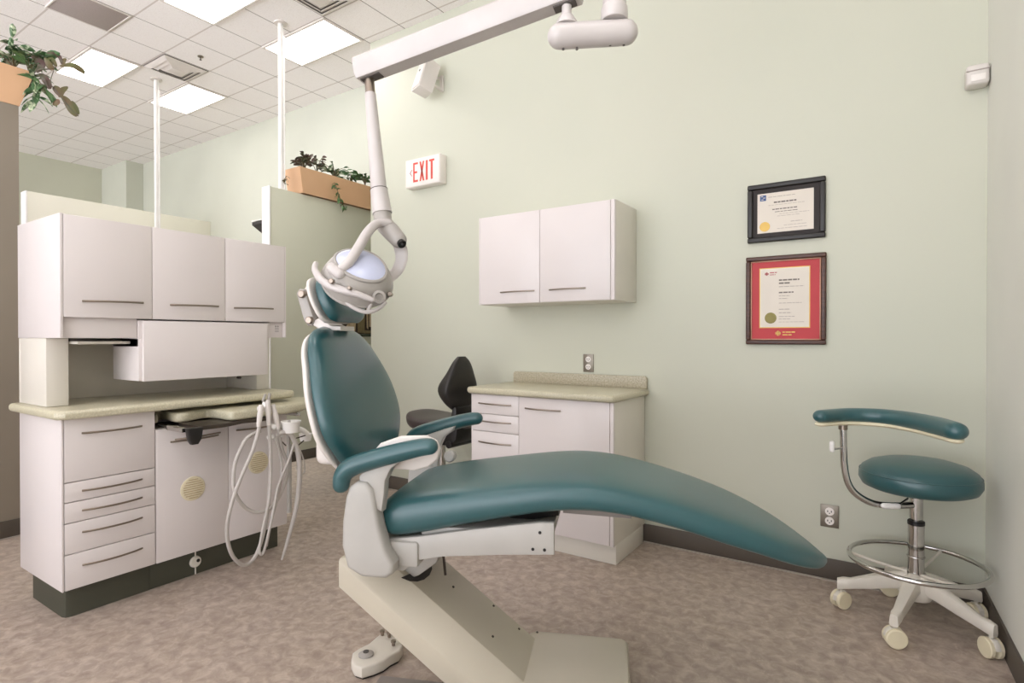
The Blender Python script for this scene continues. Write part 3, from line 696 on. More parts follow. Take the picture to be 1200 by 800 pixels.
# ------------------------------------------------------------------ handpiece set and hoses
def handpieces():
    X = -2.42
    p = lambda x, y, dx=0: at(x, y, X=X+dx)
    r = thing('handpiece_unit', 'white handpiece holder with cup bowl hanging on the pull-out shelf', 'dental instrument', tuple(p(314,492)))
    hb = p(313,478); 
    m = MB(); m.box(hb.x-.03,hb.x+.02,hb.y-.035,hb.y+.035,hb.z-.012,hb.z+.010,.006).box(hb.x-.02,hb.x+.01,hb.y-.015,hb.y+.015,hb.z,hb.z+.03,.006); m.build('holder_bracket', M['white'], r, world=True)
    for x0, y0, x1, y1 in ((306,474,303,500),(314,468,315,498),(320,474,326,502)):
        MB().tube([p(x0,y0,.03),p((x0+x1)/2,(y0+y1)/2,.03),p(x1,y1,.03)],[.010,.013,.009],seg=14,sub=4).build('handpiece', M['shell'], r, world=True)
    MB().cyl(p(308,470,.03),p(311,462,.02),.006).cyl(p(315,468,.03),p(316,461,.02),.007).build('handpiece_tips', M['lampg'], r, world=True)
    s = MB(); s.tube([p(320,500), p(335,500), p(352,503), p(360,508)], .013, seg=14, sub=4); s.build('arm_rail', M['white'], r, world=True)
    for x, y in ((317,512),(328,509),(320,500)): 
        q = MB(); c = p(x,y,.02); q.lathe([(0,-.017),(.012,-.014),(.016,-.004),(.016,.006),(.010,.014),(0,.016)], c, (1,-.3,.1), 18); q.build('valve_knob', M['white'], r, world=True)
    c = p(341,500,.05)
    q = MB(); q.lathe([(0,-.026),(.034,-.026),(.042,.020),(.046,.025),(.046,.028),(.041,.028),(.040,.012),(0,.010)], c, (0,0,1), 28); q.build('cup_bowl', M['white'], r, world=True)
    c = p(358,512,-.06)
    q = MB(); q.lathe([(0,-.018),(.026,-.018),(.032,.014),(.034,.018),(.028,.018),(.026,.006),(0,.005)], c, (0,0,1), 20); q.build('small_cup', M['white'], r, world=True)
    q = MB(); q.tube([p(338,520,.03),p(338,505,.04),p(339,492,.04)],[.008,.010,.006],seg=12,sub=3); q.build('syringe', M['lampg'], r, world=True)
    q = MB(); q.tube([p(327,514),p(335,522)], .003, seg=8).tube([p(345,514),p(358,510)], .003, seg=8).tube([p(349,522),p(356,516)], .003, seg=8); q.build('small_levers', M['steel_dark'], r, world=True)
    # hoses
    def hose(pts, rad, m='hose', nm='hose'):
        MB().tube([p(x,y,d) for x,y,d in pts], rad, seg=12, sub=8).build(nm, M[m], r, world=True)
    hose([(304,500,.03),(296,528,.03),(282,560,.03),(270,595,.02),(266,625,.0),(272,650,-.02),(286,662,-.04),(300,650,-.05),(311,615,-.02),(316,570,.02),(317,530,.03),(315,498,.03)], .0085)
    hose([(305,505,.0),(288,515,.0),(275,545,.0),(275,575,.0),(288,595,.0),(305,600,.01),(322,590,.02),(334,565,.02),(337,545,.02),(330,525,.02),(326,502,.03)], .0085)
    hose([(326,508,.04),(340,508,.05),(349,530,.05),(351,560,.05),(347,595,.04),(338,630,.03),(330,656,.02)], [.010,.011,.012,.012,.011,.009,.004])
    hose([(315,510,.02),(317,540,.03),(316,580,.04),(308,620,.04),(304,645,.04),(309,646,.04),(318,610,.05),(326,570,.04),(338,540,.05),(345,518,.05)], .0065)
    hose([(322,512,.03),(330,545,.03),(326,580,.03),(318,610,.02),(312,640,.02)], .006)
    hose([(345,515,.03),(352,528,.02),(356,540,.02),(357,552,.02),(352,556,.02),(347,548,.02)], .0035)
    m = MB(); a = p(339,520,-.02); b = p(339,600,-.02); m.tube([a,b],.011,seg=14); m.build('suction_tube', M['enamel'], r, world=True)
handpieces()
# ------------------------------------------------------------------ right base unit
def right_cabinets():
    YF = 2.605; out = (0,-1,0)
    r = thing('counter_cabinet', 'small white base cabinet with drawers and door below the wall cabinet', 'cabinet', (-1.565, 2.84, 0))
    b = MB(); b.box(-2.01,-1.127,YF+.019,3.041,.10,.8185,.003); b.box(-1.99,-1.128,YF+.04,3.025,0,.101,.003)
    b.build('body', M['cabs'], r, world=True)
    [MB().box(a,b,YF+.002,YF+.0185,.10,.8175,.002).build('end_stile', M['cab'], r, world=True) for a,b in ((-1.145,-1.126),(-2.01,-2.003))]
    zs = [.8175,.706,.606,.41,.102]; hz = [.765,.665,.545,.345]
    for i in range(4):
        d = MB().box(-2.002,-1.683,YF,YF+.0185,zs[i+1]+.0015,zs[i]-.0015,.0025).build('drawer', M['cab'], r, world=True)
        pull(d, (-1.955,YF,hz[i]), (-1.73,YF,hz[i]), out, bow=.018)
    d = MB().box(-1.681,-1.147,YF,YF+.0185,.1035,.816,.0025).build('door', M['cab'], r, world=True)
    pull(d, (-1.64,YF,.757), (-1.42,YF,.757), out, bow=.018)
    w = thing('worktop', 'short pale speckled worktop with backsplash under the wall outlet', 'countertop', (-1.56, 2.8, .819))
    MB().prism([(-2.035,3.0415),(-2.035,2.60),(-2.01,2.575),(-1.13,2.575),(-1.103,2.60),(-1.103,3.0415)], XY, .819, .856, .015, 4).build('counter_slab', M['top'], w, world=True, sharp=50)
    MB().prism([(-1.995,.856),(-1.112,.856),(-1.112,.912),(-1.122,.924),(-1.985,.924),(-1.995,.912)], XZ, 3.025, 3.049, .003).build('backsplash', M['splash'], w, world=True)
    # wall cabinet
    YF = 2.745
    r = thing('wall_cabinet', 'white two-door cabinet hung on the wall above the small counter', 'cabinet', (-1.62, 3.05, 1.336))
    MB().box(-2.06,-1.18,YF+.019,3.0495,1.336,1.86,.003).build('body', M['cabs'], r, world=True)
    [MB().box(a,b,YF+.001,YF+.0185,1.337,1.859,.002).build('end_stile', M['cab'], r, world=True) for a,b in ((-1.203,-1.181),(-2.059,-2.05))]
    for x0, x1, h0, h1 in ((-2.049,-1.634,-1.90,-1.665),(-1.632,-1.205,-1.57,-1.345)):
        d = MB().box(x0,x1,YF,YF+.0185,1.338,1.858,.0025).build('door', M['cab'], r, world=True)
        pull(d, (h0,YF,1.405), (h1,YF,1.405), out, bow=.018)
right_cabinets()
# ================================================================== dental chair
def sup(n, e, hw, ht, hb, c, ax_u, ax_v, off=0):
    """superellipse ring: half width hw along ax_u, ht/hb up/down along ax_v"""
    R = []
    for k in range(n):
        a = 2*PI*k/n; ca, sa = math.cos(a), math.sin(a)
        u = hw*math.copysign(abs(ca)**e, ca); v = (ht if sa > 0 else hb)*math.copysign(abs(sa)**e, sa)
        R.append(Vector(c)+Vector(ax_u)*u+Vector(ax_v)*v)
    return R
def interp(tab, x):
    if x <= tab[0][0]: return tab[0][1]
    for (a, b), (c, d) in zip(tab, tab[1:]):
        if x <= c:
            t = (x-a)/(c-a); t = t*t*(3-2*t)*.35+t*.65
            return b+(d-b)*t
    return tab[-1][1]
def spline(tab, x):
    """catmull through table"""
    n = len(tab)
    if x <= tab[0][0]: return tab[0][1]
    if x >= tab[-1][0]: return tab[-1][1]
    for i in range(n-1):
        if x <= tab[i+1][0]:
            x0, y0 = tab[i]; x1, y1 = tab[i+1]; h = x1-x0; t = (x-x0)/h
            m0 = (y1-tab[i-1][1])/(x1-tab[i-1][0]) if i > 0 else (y1-y0)/h
            m1 = (tab[i+2][1]-y0)/(tab[i+2][0]-x0) if i < n-2 else (y1-y0)/h
            return (2*t**3-3*t*t+1)*y0+(t**3-2*t*t+t)*h*m0+(-2*t**3+3*t*t)*y1+(t**3-t*t)*h*m1
chair = thing('dental_chair', 'teal reclining dental chair with cream base in the room centre', 'dental chair', tuple(O), TH)
def dental_chair(r):
    top = [(-.19,.645),(-.15,.668),(-.04,.694),(.15,.722),(.33,.744),(.45,.746),(.57,.728),(.74,.684),(.88,.636),(1.0,.58),(1.08,.53),(1.125,.495)]
    bot = [(-.19,.56),(-.12,.543),(.13,.600),(.28,.632),(.37,.646),(.465,.649),(.556,.640),(.69,.610),(.8,.577),(.9,.547),(1.0,.510),(1.08,.484),(1.125,.478)]
    wid = [(-.19,.215),(-.17,.238),(-.12,.252),(.3,.256),(.6,.252),(.8,.240),(.92,.215),(1.0,.175),(1.06,.125),(1.1,.07),(1.125,.02)]
    rings = []
    N = 70
    for i in range(N+1):
        t = i/N; s = -.19+1.315*(t if t < .8 else .8+.2*math.sin((t-.8)/.2*PI/2))
        zt, zb, w = spline(top, s), spline(bot, s), spline(wid, s)
        e = min(1, (s+.19)/.05); k = .55+.45*math.sqrt(max(0, 1-(1-e)**2)); zm = (zt*.45+zb*.55)
        rings.append(sup(48, .52, w, (zt-zm)*k, (zm-zb)*k, (s, 0, zm), (0,1,0), (0,0,1)))
    MB().loft(rings).build('seat_cushion', M['teal'], r, sharp=60)
    # backrest
    def backsec(v, hw, front, rear, shift=0, e=.6):
        z = .712+.464*v; s = -.312-.155*v+.018*math.sin(PI*v)+shift
        return sup(44, e, hw, front, rear, (s,.012,z), (0,1,0), Vector((1,0,.30)).normalized())
    hw = [(0,.12),(.05,.18),(.14,.225),(.28,.270),(.42,.278),(.58,.264),(.74,.226),(.86,.194),(.94,.155),(.98,.112),(1,.06)]
    R1 = []; R2 = []
    for i in range(41):
        t = i/40; v = .5-.5*math.cos(PI*t)
        k = math.sqrt(max(.02, 1-abs(2*v-1)**5))
        R1.append(backsec(v, spline(hw, v), .048*k, .022*k, .012))
        R2.append(backsec(v*.985-.02, spline(hw, v)*1.0-.002, .008, .022*k, -.016, .5))
    MB().loft(R1).build('backrest', M['teal'], r, sharp=60)
    MB().loft(R2).build('back_shell', M['shell'], r, sharp=60)
    m = MB(); m.box(-.425,-.345,-.16,.16,.735,.88,.025,3); m.build('back_mount', M['shell'], r)
    # headrest
    R1 = []; R2 = []
    hw = [(0,.085),(.08,.108),(.3,.125),(.6,.128),(.85,.110),(.95,.085),(1,.05)]
    for i in range(25):
        v = .5-.5*math.cos(PI*i/24); k = math.sqrt(max(.03, 1-abs(2*v-1)**4))
        c = lambda sh: (-.388-.058*v+sh, .0, 1.192+.150*v)
        R1.append(sup(36, .6, spline(hw, v), .042*k, .02*k, c(0), (0,1,0), Vector((1,0,.36)).normalized()))
        R2.append(sup(36, .5, spline(hw, v)+.003, .008, .014, c(-.032), (0,1,0), Vector((1,0,.36)).normalized()))
    MB().loft(R1).build('headrest', M['teal'], r, sharp=60)
    MB().loft(R2).build('headrest_shell', M['shell'], r, sharp=60)
    m = MB(); m.prism([(-.550,1.290),(-.538,1.305),(-.520,1.303),(-.513,1.285),(-.482,1.195),(-.490,1.180),(-.508,1.180),(-.521,1.195)], XZ, -.05, .05, .006); m.build('headrest_link', M['lampg'], r)
    [MB().cyl((a,-.062,z),(a,.06,z),.013,bev=.003).build('link_knob', M['steel'], r) for a,z in ((-.525,1.286),(-.498,1.198))]
    m = MB(); m.prism([(-.505,1.190),(-.46,1.163),(-.39,1.163),(-.39,1.178),(-.425,1.180),(-.47,1.205)], XZ, -.045, .06, .004); m.prism([(-.535,1.30),(-.48,1.26),(-.45,1.29),(-.525,1.315)], XZ, -.03, .03, .004); m.build('headrest_bar', M['shell'], r)
    # arms
    for side, t in ((-1,-.285),(1,.275)):
        path = [(-.268,t,.715),(-.262,t,.742),(-.238,t,.766),(-.185,t,.787),(-.10,t,.812),(-.03,t,.830),(.0,t,.834)]
        MB().pill(path, [.024,.026,.028,.028,.027,.025,.023], seg=20, sub=6).build('armrest', M['teal'], r, sharp=60)
        s = -side
        MB().prism([(-.215,.74),(-.185,.772),(-.12,.795),(-.075,.808),(-.085,.79),(-.118,.765),(-.135,.73),(-.138,.69),(-.145,.64),(-.19,.66),(-.21,.70)], XZ, t+s*.002, t+s*.040, .006).build('arm_bracket', M['enamel'], r)
        col = [(-.250,.680),(-.238,.712),(-.215,.728),(-.188,.726),(-.170,.708),(-.160,.66),(-.148,.60),(-.128,.53),(-.105,.497),(-.108,.470),(-.13,.455),(-.2,.455),(-.245,.478),(-.262,.54),(-.260,.61)]
        MB().prism(col, XZ, t-side*.0+(-.012 if side<0 else -.045), t+(.045 if side<0 else .012), .012, 3).build('arm_column', M['enamel'], r)
    dp = [(430,537),(446,519),(470,510.5),(500,510),(512,516),(516,526),(513,538),(502,547),(485,551),(460,549),(440,546)]
    def plane_t(x, y, t):
        o = loc(CAM); q = ray(x, y); rt_ = q.dot(W); k = (t-o.y)/rt_; return loc(CAM+q*k)
    MB().prism([(plane_t(x,y,-.235).x, plane_t(x,y,-.235).z) for x, y in dp], XZ, -.240, -.225, .006, 3).build('arm_pivot_plate', M['shell'], r)
    MB().cyl((-.095,.225,.695),(-.095,.26,.695),.022,bev=.006).build('arm_boss', M['enamel'], r)
    # seat frame, tilt bracket
    MB().prism([(-.20,.46),(-.16,.545),(-.05,.56),(.10,.588),(.30,.620),(.345,.622),(.345,.532),(.20,.522),(.02,.505),(-.05,.49),(-.10,.455)], XZ, -.235, -.215, .004).build('side_plate', M['enamel'], r)
    MB().prism([(-.20,.46),(-.16,.545),(-.05,.56),(.10,.588),(.30,.620),(.345,.622),(.345,.532),(.20,.522),(.02,.505),(-.05,.49),(-.10,.455)], XZ, .215, .235, .004).build('side_plate', M['enamel'], r)
    MB().box(-.26,-.05,-.245,.235,.47,.545,.01).box(-.05,.335,-.214,.214,.555,.585,.004).build('seat_frame', M['enamel'], r)
    m = MB()
    for s_, z_ in ((.305,.593),(.285,.545),(.318,.545)): m.cyl((s_,-.2365,z_),(s_,-.2345,z_),.0045,seg=12)
    m.build('frame_holes', M['blackp'], r)
    MB().prism([(-.20,.40),(-.20,.48),(-.02,.49),(-.04,.43),(-.10,.385),(-.15,.365)], XZ, -.10, .10, .006).build('tilt_bracket', M['enamel'], r)
    MB().prism([(.16,.600),(.345,.640),(.345,.60),(.22,.575)], XZ, -.1, .18, .004).build('actuator', M['blackp'], r)
    MB().prism([(.36,.655),(.56,.652),(.56,.612),(.36,.618)], XZ, -.13, .12, .004).build('leg_board', M['grey'], r)
    MB().cyl((-.035,-.02,.36),(-.05,-.02,.50),.0045,seg=8).build('cable', M['steel_dark'], r)
    # lift arm
    sec = [(-.19,.12),(-.19,.198),(-.125,.288),(.125,.288),(.19,.198),(.19,.12)]
    b = bmesh.new(); ra = [b.verts.new((-.325, t, z+.776*.325)) for t, z in sec]; rb = [b.verts.new((.36, t, z-.776*.36)) for t, z in sec]
    for k in range(6): b.faces.new((ra[k], ra[(k+1)%6], rb[(k+1)%6], rb[k]))
    b.faces.new(ra[::-1]); b.faces.new(rb); bmesh.ops.recalc_face_normals(b, faces=b.faces[:])
    for co, no in (((0,0,.458),(0,0,1)), ((0,0,.004),(0,0,-1)), ((-.31,0,0),(-1,0,-.1))):
        g = bmesh.ops.bisect_plane(b, geom=b.verts[:]+b.edges[:]+b.faces[:], plane_co=co, plane_no=no, clear_outer=True)
        bmesh.ops.holes_fill(b, edges=[e for e in b.edges if e.is_boundary], sides=0)
    bmesh.ops.remove_doubles(b, verts=b.verts[:], dist=1e-5)
    bmesh.ops.recalc_face_normals(b, faces=b.faces[:])
    bmesh.ops.bevel(b, geom=b.edges[:], offset=.005, segments=2, profile=.5, affect='EDGES', clamp_overlap=True)
    m = MB(); m._merge(b); m.build('lift_arm', M['base_en'], r)
    # dark slot on the sloping face + cap screws
    n = Vector((.776,0,1)).normalized(); dvec = Vector((1,0,-.776)).normalized()
    def onface(s_, t_, h=.0): return Vector((s_, t_, .288-.776*s_))+n*h
    m = MB(); pts = []
    for x, y in ((470,677),(488,669),(505,660.5),(506,667),(503,674),(497,679),(489,681.5),(480,681)):
        o = loc(CAM); q = loc(CAM+ray(x, y))-o; nn = Vector((.776,0,1)); k = (.288-nn.dot(o))/nn.dot(q); pts.append(o+q*k+n*.0005)
    lo = [m.bm.verts.new(p) for p in pts]; hi = [m.bm.verts.new(p+n*.002) for p in pts]
    m.bm.faces.new(lo[::-1]); m.bm.faces.new(hi)
    for k in range(len(pts)): m.bm.faces.new((lo[k], lo[(k+1)%len(pts)], hi[(k+1)%len(pts)], hi[k]))
    m.build('slot', M['ductd'], r)
    m = MB()
    for s_, t_ in ((-.02,.02),(.10,.105),(.19,.10),(.13,-.05)): c = onface(s_, t_, .0); m.cyl(c, c+n*.003, .004, seg=10)
    m.build('cap_screws', M['steel_dark'], r)
    m = MB(); m.box(-.318,-.30,-.16,-.10,.40,.462,.004).box(-.225,-.21,-.135,-.118,.455,.472,.003); m.build('hinge_cap', M['white'], r)
    # base
    MB().prism([(.215,-.19),(.215,.165),(.237,.185),(.54,.185),(.56,.165),(.56,-.19)], XY, 0, .1, .014, 3).build('base', M['base_en'], r)
    m = MB(); m.cyl((.245,.165,.1),(.245,.165,.103),.004,seg=10); m.build('base_screw', M['steel_dark'], r)
    MB().box(-.26,.25,-.33,-.02,0.0005,.005,.001).build('floor_plate', M['grey'], r)
dental_chair(chair)
def foot_pedal():
    px = [(411.5,773),(413,765),(420,760),(432,754),(439,748),(446,742.5),(453,741),(461,745),(470,752),(472,757),(468,763),(458,768),(450,774),(438,779),(424,783),(415,780)]
    P = [at(x, y, Z=.042) for x, y in px]
    c = sum(P, Vector())/len(P)
    r = thing('foot_control', 'cream foot control pedal on the floor beside the chair base', 'foot pedal', (c.x, c.y, 0))
    MB().prism([(p.x,p.y) for p in P], XY, .006, .044, .007, 3).build('housing', M['ivory2'], r, world=True)
    MB().prism([(c.x+(p.x-c.x)*.93, c.y+(p.y-c.y)*.93) for p in P], XY, .0005, .008).build('rubber_foot', M['blackp'], r, world=True)
    d = at(429, 767, Z=.045); q = MB().lathe([(.026,0),(.026,.004),(.016,.010),(0,.011)], d, seg=28).build('round_pedal', M['lampg'], r, world=True)
    MB().lathe([(.010,.010),(.010,.013),(0,.014)], d, seg=18).build('pedal_button', M['gapm'], q, world=True)
    for x, y in ((448,744),(456,746),(461,756)):
        d = at(x, y, Z=.046); MB().lathe([(.006,0),(.006,.010),(.009,.012),(.009,.018),(0,.019)], d, seg=14).build('switch_knob', M['steel'], r, world=True)
foot_pedal()
# ================================================================== dental light
def dental_light():
    D = Vector((FW.x, FW.y, 0)).normalized()
    def p(x, y, d): return at(x, y, d=d)
    post = p(720, 30, 1.75)
    r = thing('dental_light', 'white ceiling-mounted dental lamp on jointed arms above the chair', 'lamp', (post.x, post.y, ZC-.001))
    MB().cyl((post.x,post.y,post.z+.02),(post.x,post.y,ZC-.002),.036,seg=28).build('post', M['lampc'], r, world=True)
    MB().lathe([(.09,0),(.09,-.02),(.06,-.03),(.036,-.03)], (post.x,post.y,ZC-.001), seg=28).build('ceiling_plate', M['lampc'], r, world=True)
    MB().lathe([(.038,0),(.041,.004),(.041,.035),(.036,.045)], (post.x,post.y,post.z+.015), seg=28).build('collar', M['lampc'], r, world=True)
    a = p(656, 42.5, 1.75); b = p(733, 38, 1.75)
    MB().pill([a, a.lerp(b,.5), b], .038, seg=24, sub=2).build('link_housing', M['lampc'], r, world=True)
    m = MB()
    for x in (660,676,715,731): q = p(x, 57 if x<700 else 52, 1.75); m.cyl(q-Vector((0,0,.004)), q+Vector((0,0,.006)), .004, seg=8)
    m.build('housing_screws', M['gapm'], r, world=True)
    j = p(664, 30, 1.75); MB().lathe([(.034,0),(.032,.01),(.022,.028),(.015,.03),(.015,.06)], j, seg=20).build('swivel', M['lampc'], r, world=True)
    # beam
    s = p(421, 84, 1.98); e = p(678, -14, 1.74)
    dr = (e-s).normalized(); up = Vector((0,0,1)); up = (up-dr*up.dot(dr)).normalized(); sd = dr.cross(up)
    sec = [(-.028,-.036),(.028,-.036),(.036,-.022),(.036,.030),(.028,.040),(-.028,.040),(-.036,.030),(-.036,-.022)]
    MB().loft([[s+sd*u*k+up*v*k for u, v in sec] for s, k in ((s-dr*.006,.8),(s,1),(e,1.02),(e+dr*.006,.8))]).build('beam_arm', M['lampc'], r, world=True, sharp=30)
    m = MB(); c = s+dr*.045-up*.038; m.loft([[c+dr*q*.036+sd*w*.018+up*h for q, w in ((-1,-1),(1,-1),(1,1),(-1,1))] for h in (-.002,.004)]); m.build('beam_slot', M['gapm'], r, world=True)
    m = MB(); c = e-dr*.05-up*.0395; m.loft([[c+dr*q*.035+sd*w*.018+up*h for q, w in ((-1,-1),(1,-1),(1,1),(-1,1))] for h in (-.002,.004)]); m.build('beam_slot', M['gapm'], r, world=True)
    # drop tube
    t0 = p(432.5, 92, 1.97); t1 = p(434, 110, 1.965); t2 = p(444, 222, 1.93); t3 = p(448, 250, 1.92)
    MB().cyl(t0+Vector((0,0,.01)), t1, .017, seg=20).build('pivot_pin', M['steel'], r, world=True)
    MB().tube([t1, t2], [.019,.027], seg=24).build('drop_tube', M['lampc'], r, world=True)
    MB().tube([t2, t3], [.029,.033], seg=24).build('sleeve', M['lampc'], r, world=True)
    MB().torus(t2, t3-t2, .0285, .0016, 24, 6).build('sleeve_ring', M['gapm'], r, world=True)
    # elbow
    MB().pill([p(448,252,1.92), p(450,262,1.9), p(459,272,1.87), p(467,281,1.85)], [.030,.030,.030,.027], seg=20, sub=5).build('elbow', M['lampg'], r, world=True)
    m = MB(); m.cyl(p(468,282,1.842), p(471.5,286.5,1.83), .014, seg=14).tube([p(468,282,1.83),p(472.5,287.5,1.82)], .004, seg=8); m.build('elbow_end', M['blackp'], r, world=True)
    MB().pill([p(455,261,1.86), p(442,262,1.84), p(431,272,1.80), p(420,290,1.76), p(409,307,1.73), p(395,319,1.72)], [.012,.014,.0155,.0155,.0155,.014], seg=18, sub=6).build('yoke_arm', M['lampc'], r, world=True)
    MB().tube([p(466,282,1.87), p(470,294,1.88), p(470,306,1.88), p(465,317,1.88), p(457,325,1.87), p(450,330,1.86)], [.021,.023,.021,.020,.018,.014], seg=16, sub=6, flat=((FW+RT*.2),.25)).build('yoke_arm', M['lampc'], r, world=True)
    # head
    c = p(419, 328.5, 1.80)
    ax = (RT*.33+UP*.60-FW*.72).normalized(); HH = .070
    hd = MB(); prof = []
    for k in range(13):
        a_ = PI/2*k/12; prof.append((.109*math.cos(a_)**.8 if k < 12 else 0, HH*math.sin(a_)))
    prof = [(.0,-.012),(.085,-.014),(.100,-.012),(.1075,-.005)]+prof
    hd.lathe(prof, c, ax, 56); head = hd.build('lamp_head', M['lampg'], r, world=True, sharp=60)
    # pale cover patch on dome, framed by raised rib
    q = Vector((0,0,1)).rotation_difference(ax)
    X1 = (UP*.55+RT*.35+FW*.2); X1 = (X1-ax*X1.dot(ax)).normalized(); Y1 = ax.cross(X1)
    def dome(u, v, h):   # u,v in disc [-1,1]
        rr = min(.999, math.hypot(u, v)); z = HH*math.sqrt(max(0,1-rr**2.5)) if rr < 1 else 0
        return c+(X1*u+Y1*v)*(.109+h)+ax*(z+h)
    m = MB(); n1, n2 = 16, 24; grid = []
    cu, cv = .13, .06
    for i in range(n1+1):
        row = []
        for j in range(n2):
            a_ = 2*PI*j/n2; rr = .66*i/n1
            row.append(m.bm.verts.new(dome(cu+rr*math.cos(a_)*.9, cv+rr*math.sin(a_)*1.08, .003)))
        grid.append(row)
    for i in range(n1):
        for j in range(n2):
            k = (j+1)%n2
            m.bm.faces.new((grid[i][j], grid[i][k], grid[i+1][k], grid[i+1][j]))
    bmesh.ops.remove_doubles(m.bm, verts=m.bm.verts[:], dist=1e-6)
    m.build('back_cover', M['lampb'], r, world=True, sharp=70)
    P = [dome(cu+.70*math.cos(a_)*.9, cv+.70*math.sin(a_)*1.08, .001) for a_ in [2*PI*k/40 for k in range(41)]]
    MB().tube(P, .006, seg=10, caps=False).build('cover_rib', M['lampg'], r, world=True)
    MB().torus(c-ax*.002, ax, .108, .0055, 56, 12).build('rim', M['lampg'], r, world=True)
    # guard loop and handle tubes
    e1 = p(369,310,1.76); 
    MB().pill([p(370,309,1.78), p(369,316,1.75), p(375,326,1.72), p(387,335,1.70), p(402,340,1.69), p(420,345,1.69), p(436,351,1.70)], [.008,.010,.0115,.012,.0115,.010,.008], seg=14, sub=6).build('handle', M['lampc'], r, world=True)
    MB().tube([p(392,341,1.74), p(402,351,1.73), p(414,360,1.73), p(429,365.5,1.74), p(443,362,1.76), p(452,354,1.78)], [.005,.006,.0065,.0065,.006,.005], seg=12, sub=6).build('guard_ring', M['lampc'], r, world=True)
    MB().tube([p(414,346,1.76), p(417,356,1.75), p(420,362,1.74)], .008, seg=8, sub=3).build('handle_strut', M['lampg'], r, world=True)
    MB().tube([p(436,352,1.76), p(434,358,1.75), p(431,364,1.745)], .005, seg=8, sub=3).build('handle_strut', M['lampc'], r, world=True)
    MB().lathe([(.0,-.024),(.06,-.021),(.075,-.0135)], c, ax, 40).build('lens', M['lampb'], r, world=True)
    m = MB(); 
    for (x, y, d_, rr) in ((390,330,1.69,.008),(411,338,1.68,.006),(458,345,1.80,.008)): a_ = p(x,y,d_); m.cyl(a_, a_-FW*.02, rr, seg=14, bev=.002)
    m.build('pivot_screws', M['steel'], r, world=True)
    a_ = p(444, 348, 1.74); MB().lathe([(.020,0),(.020,.012),(.012,.014),(.010,.006),(0,.006)], a_, -FW+RT*.3, 22).build('adjust_knob', M['lampg'], r, world=True)
    MB().pill([p(389,314,1.72), p(398,321,1.715)], .017, seg=16, sub=2).build('yoke_hub', M['lampc'], r, world=True)
dental_light()
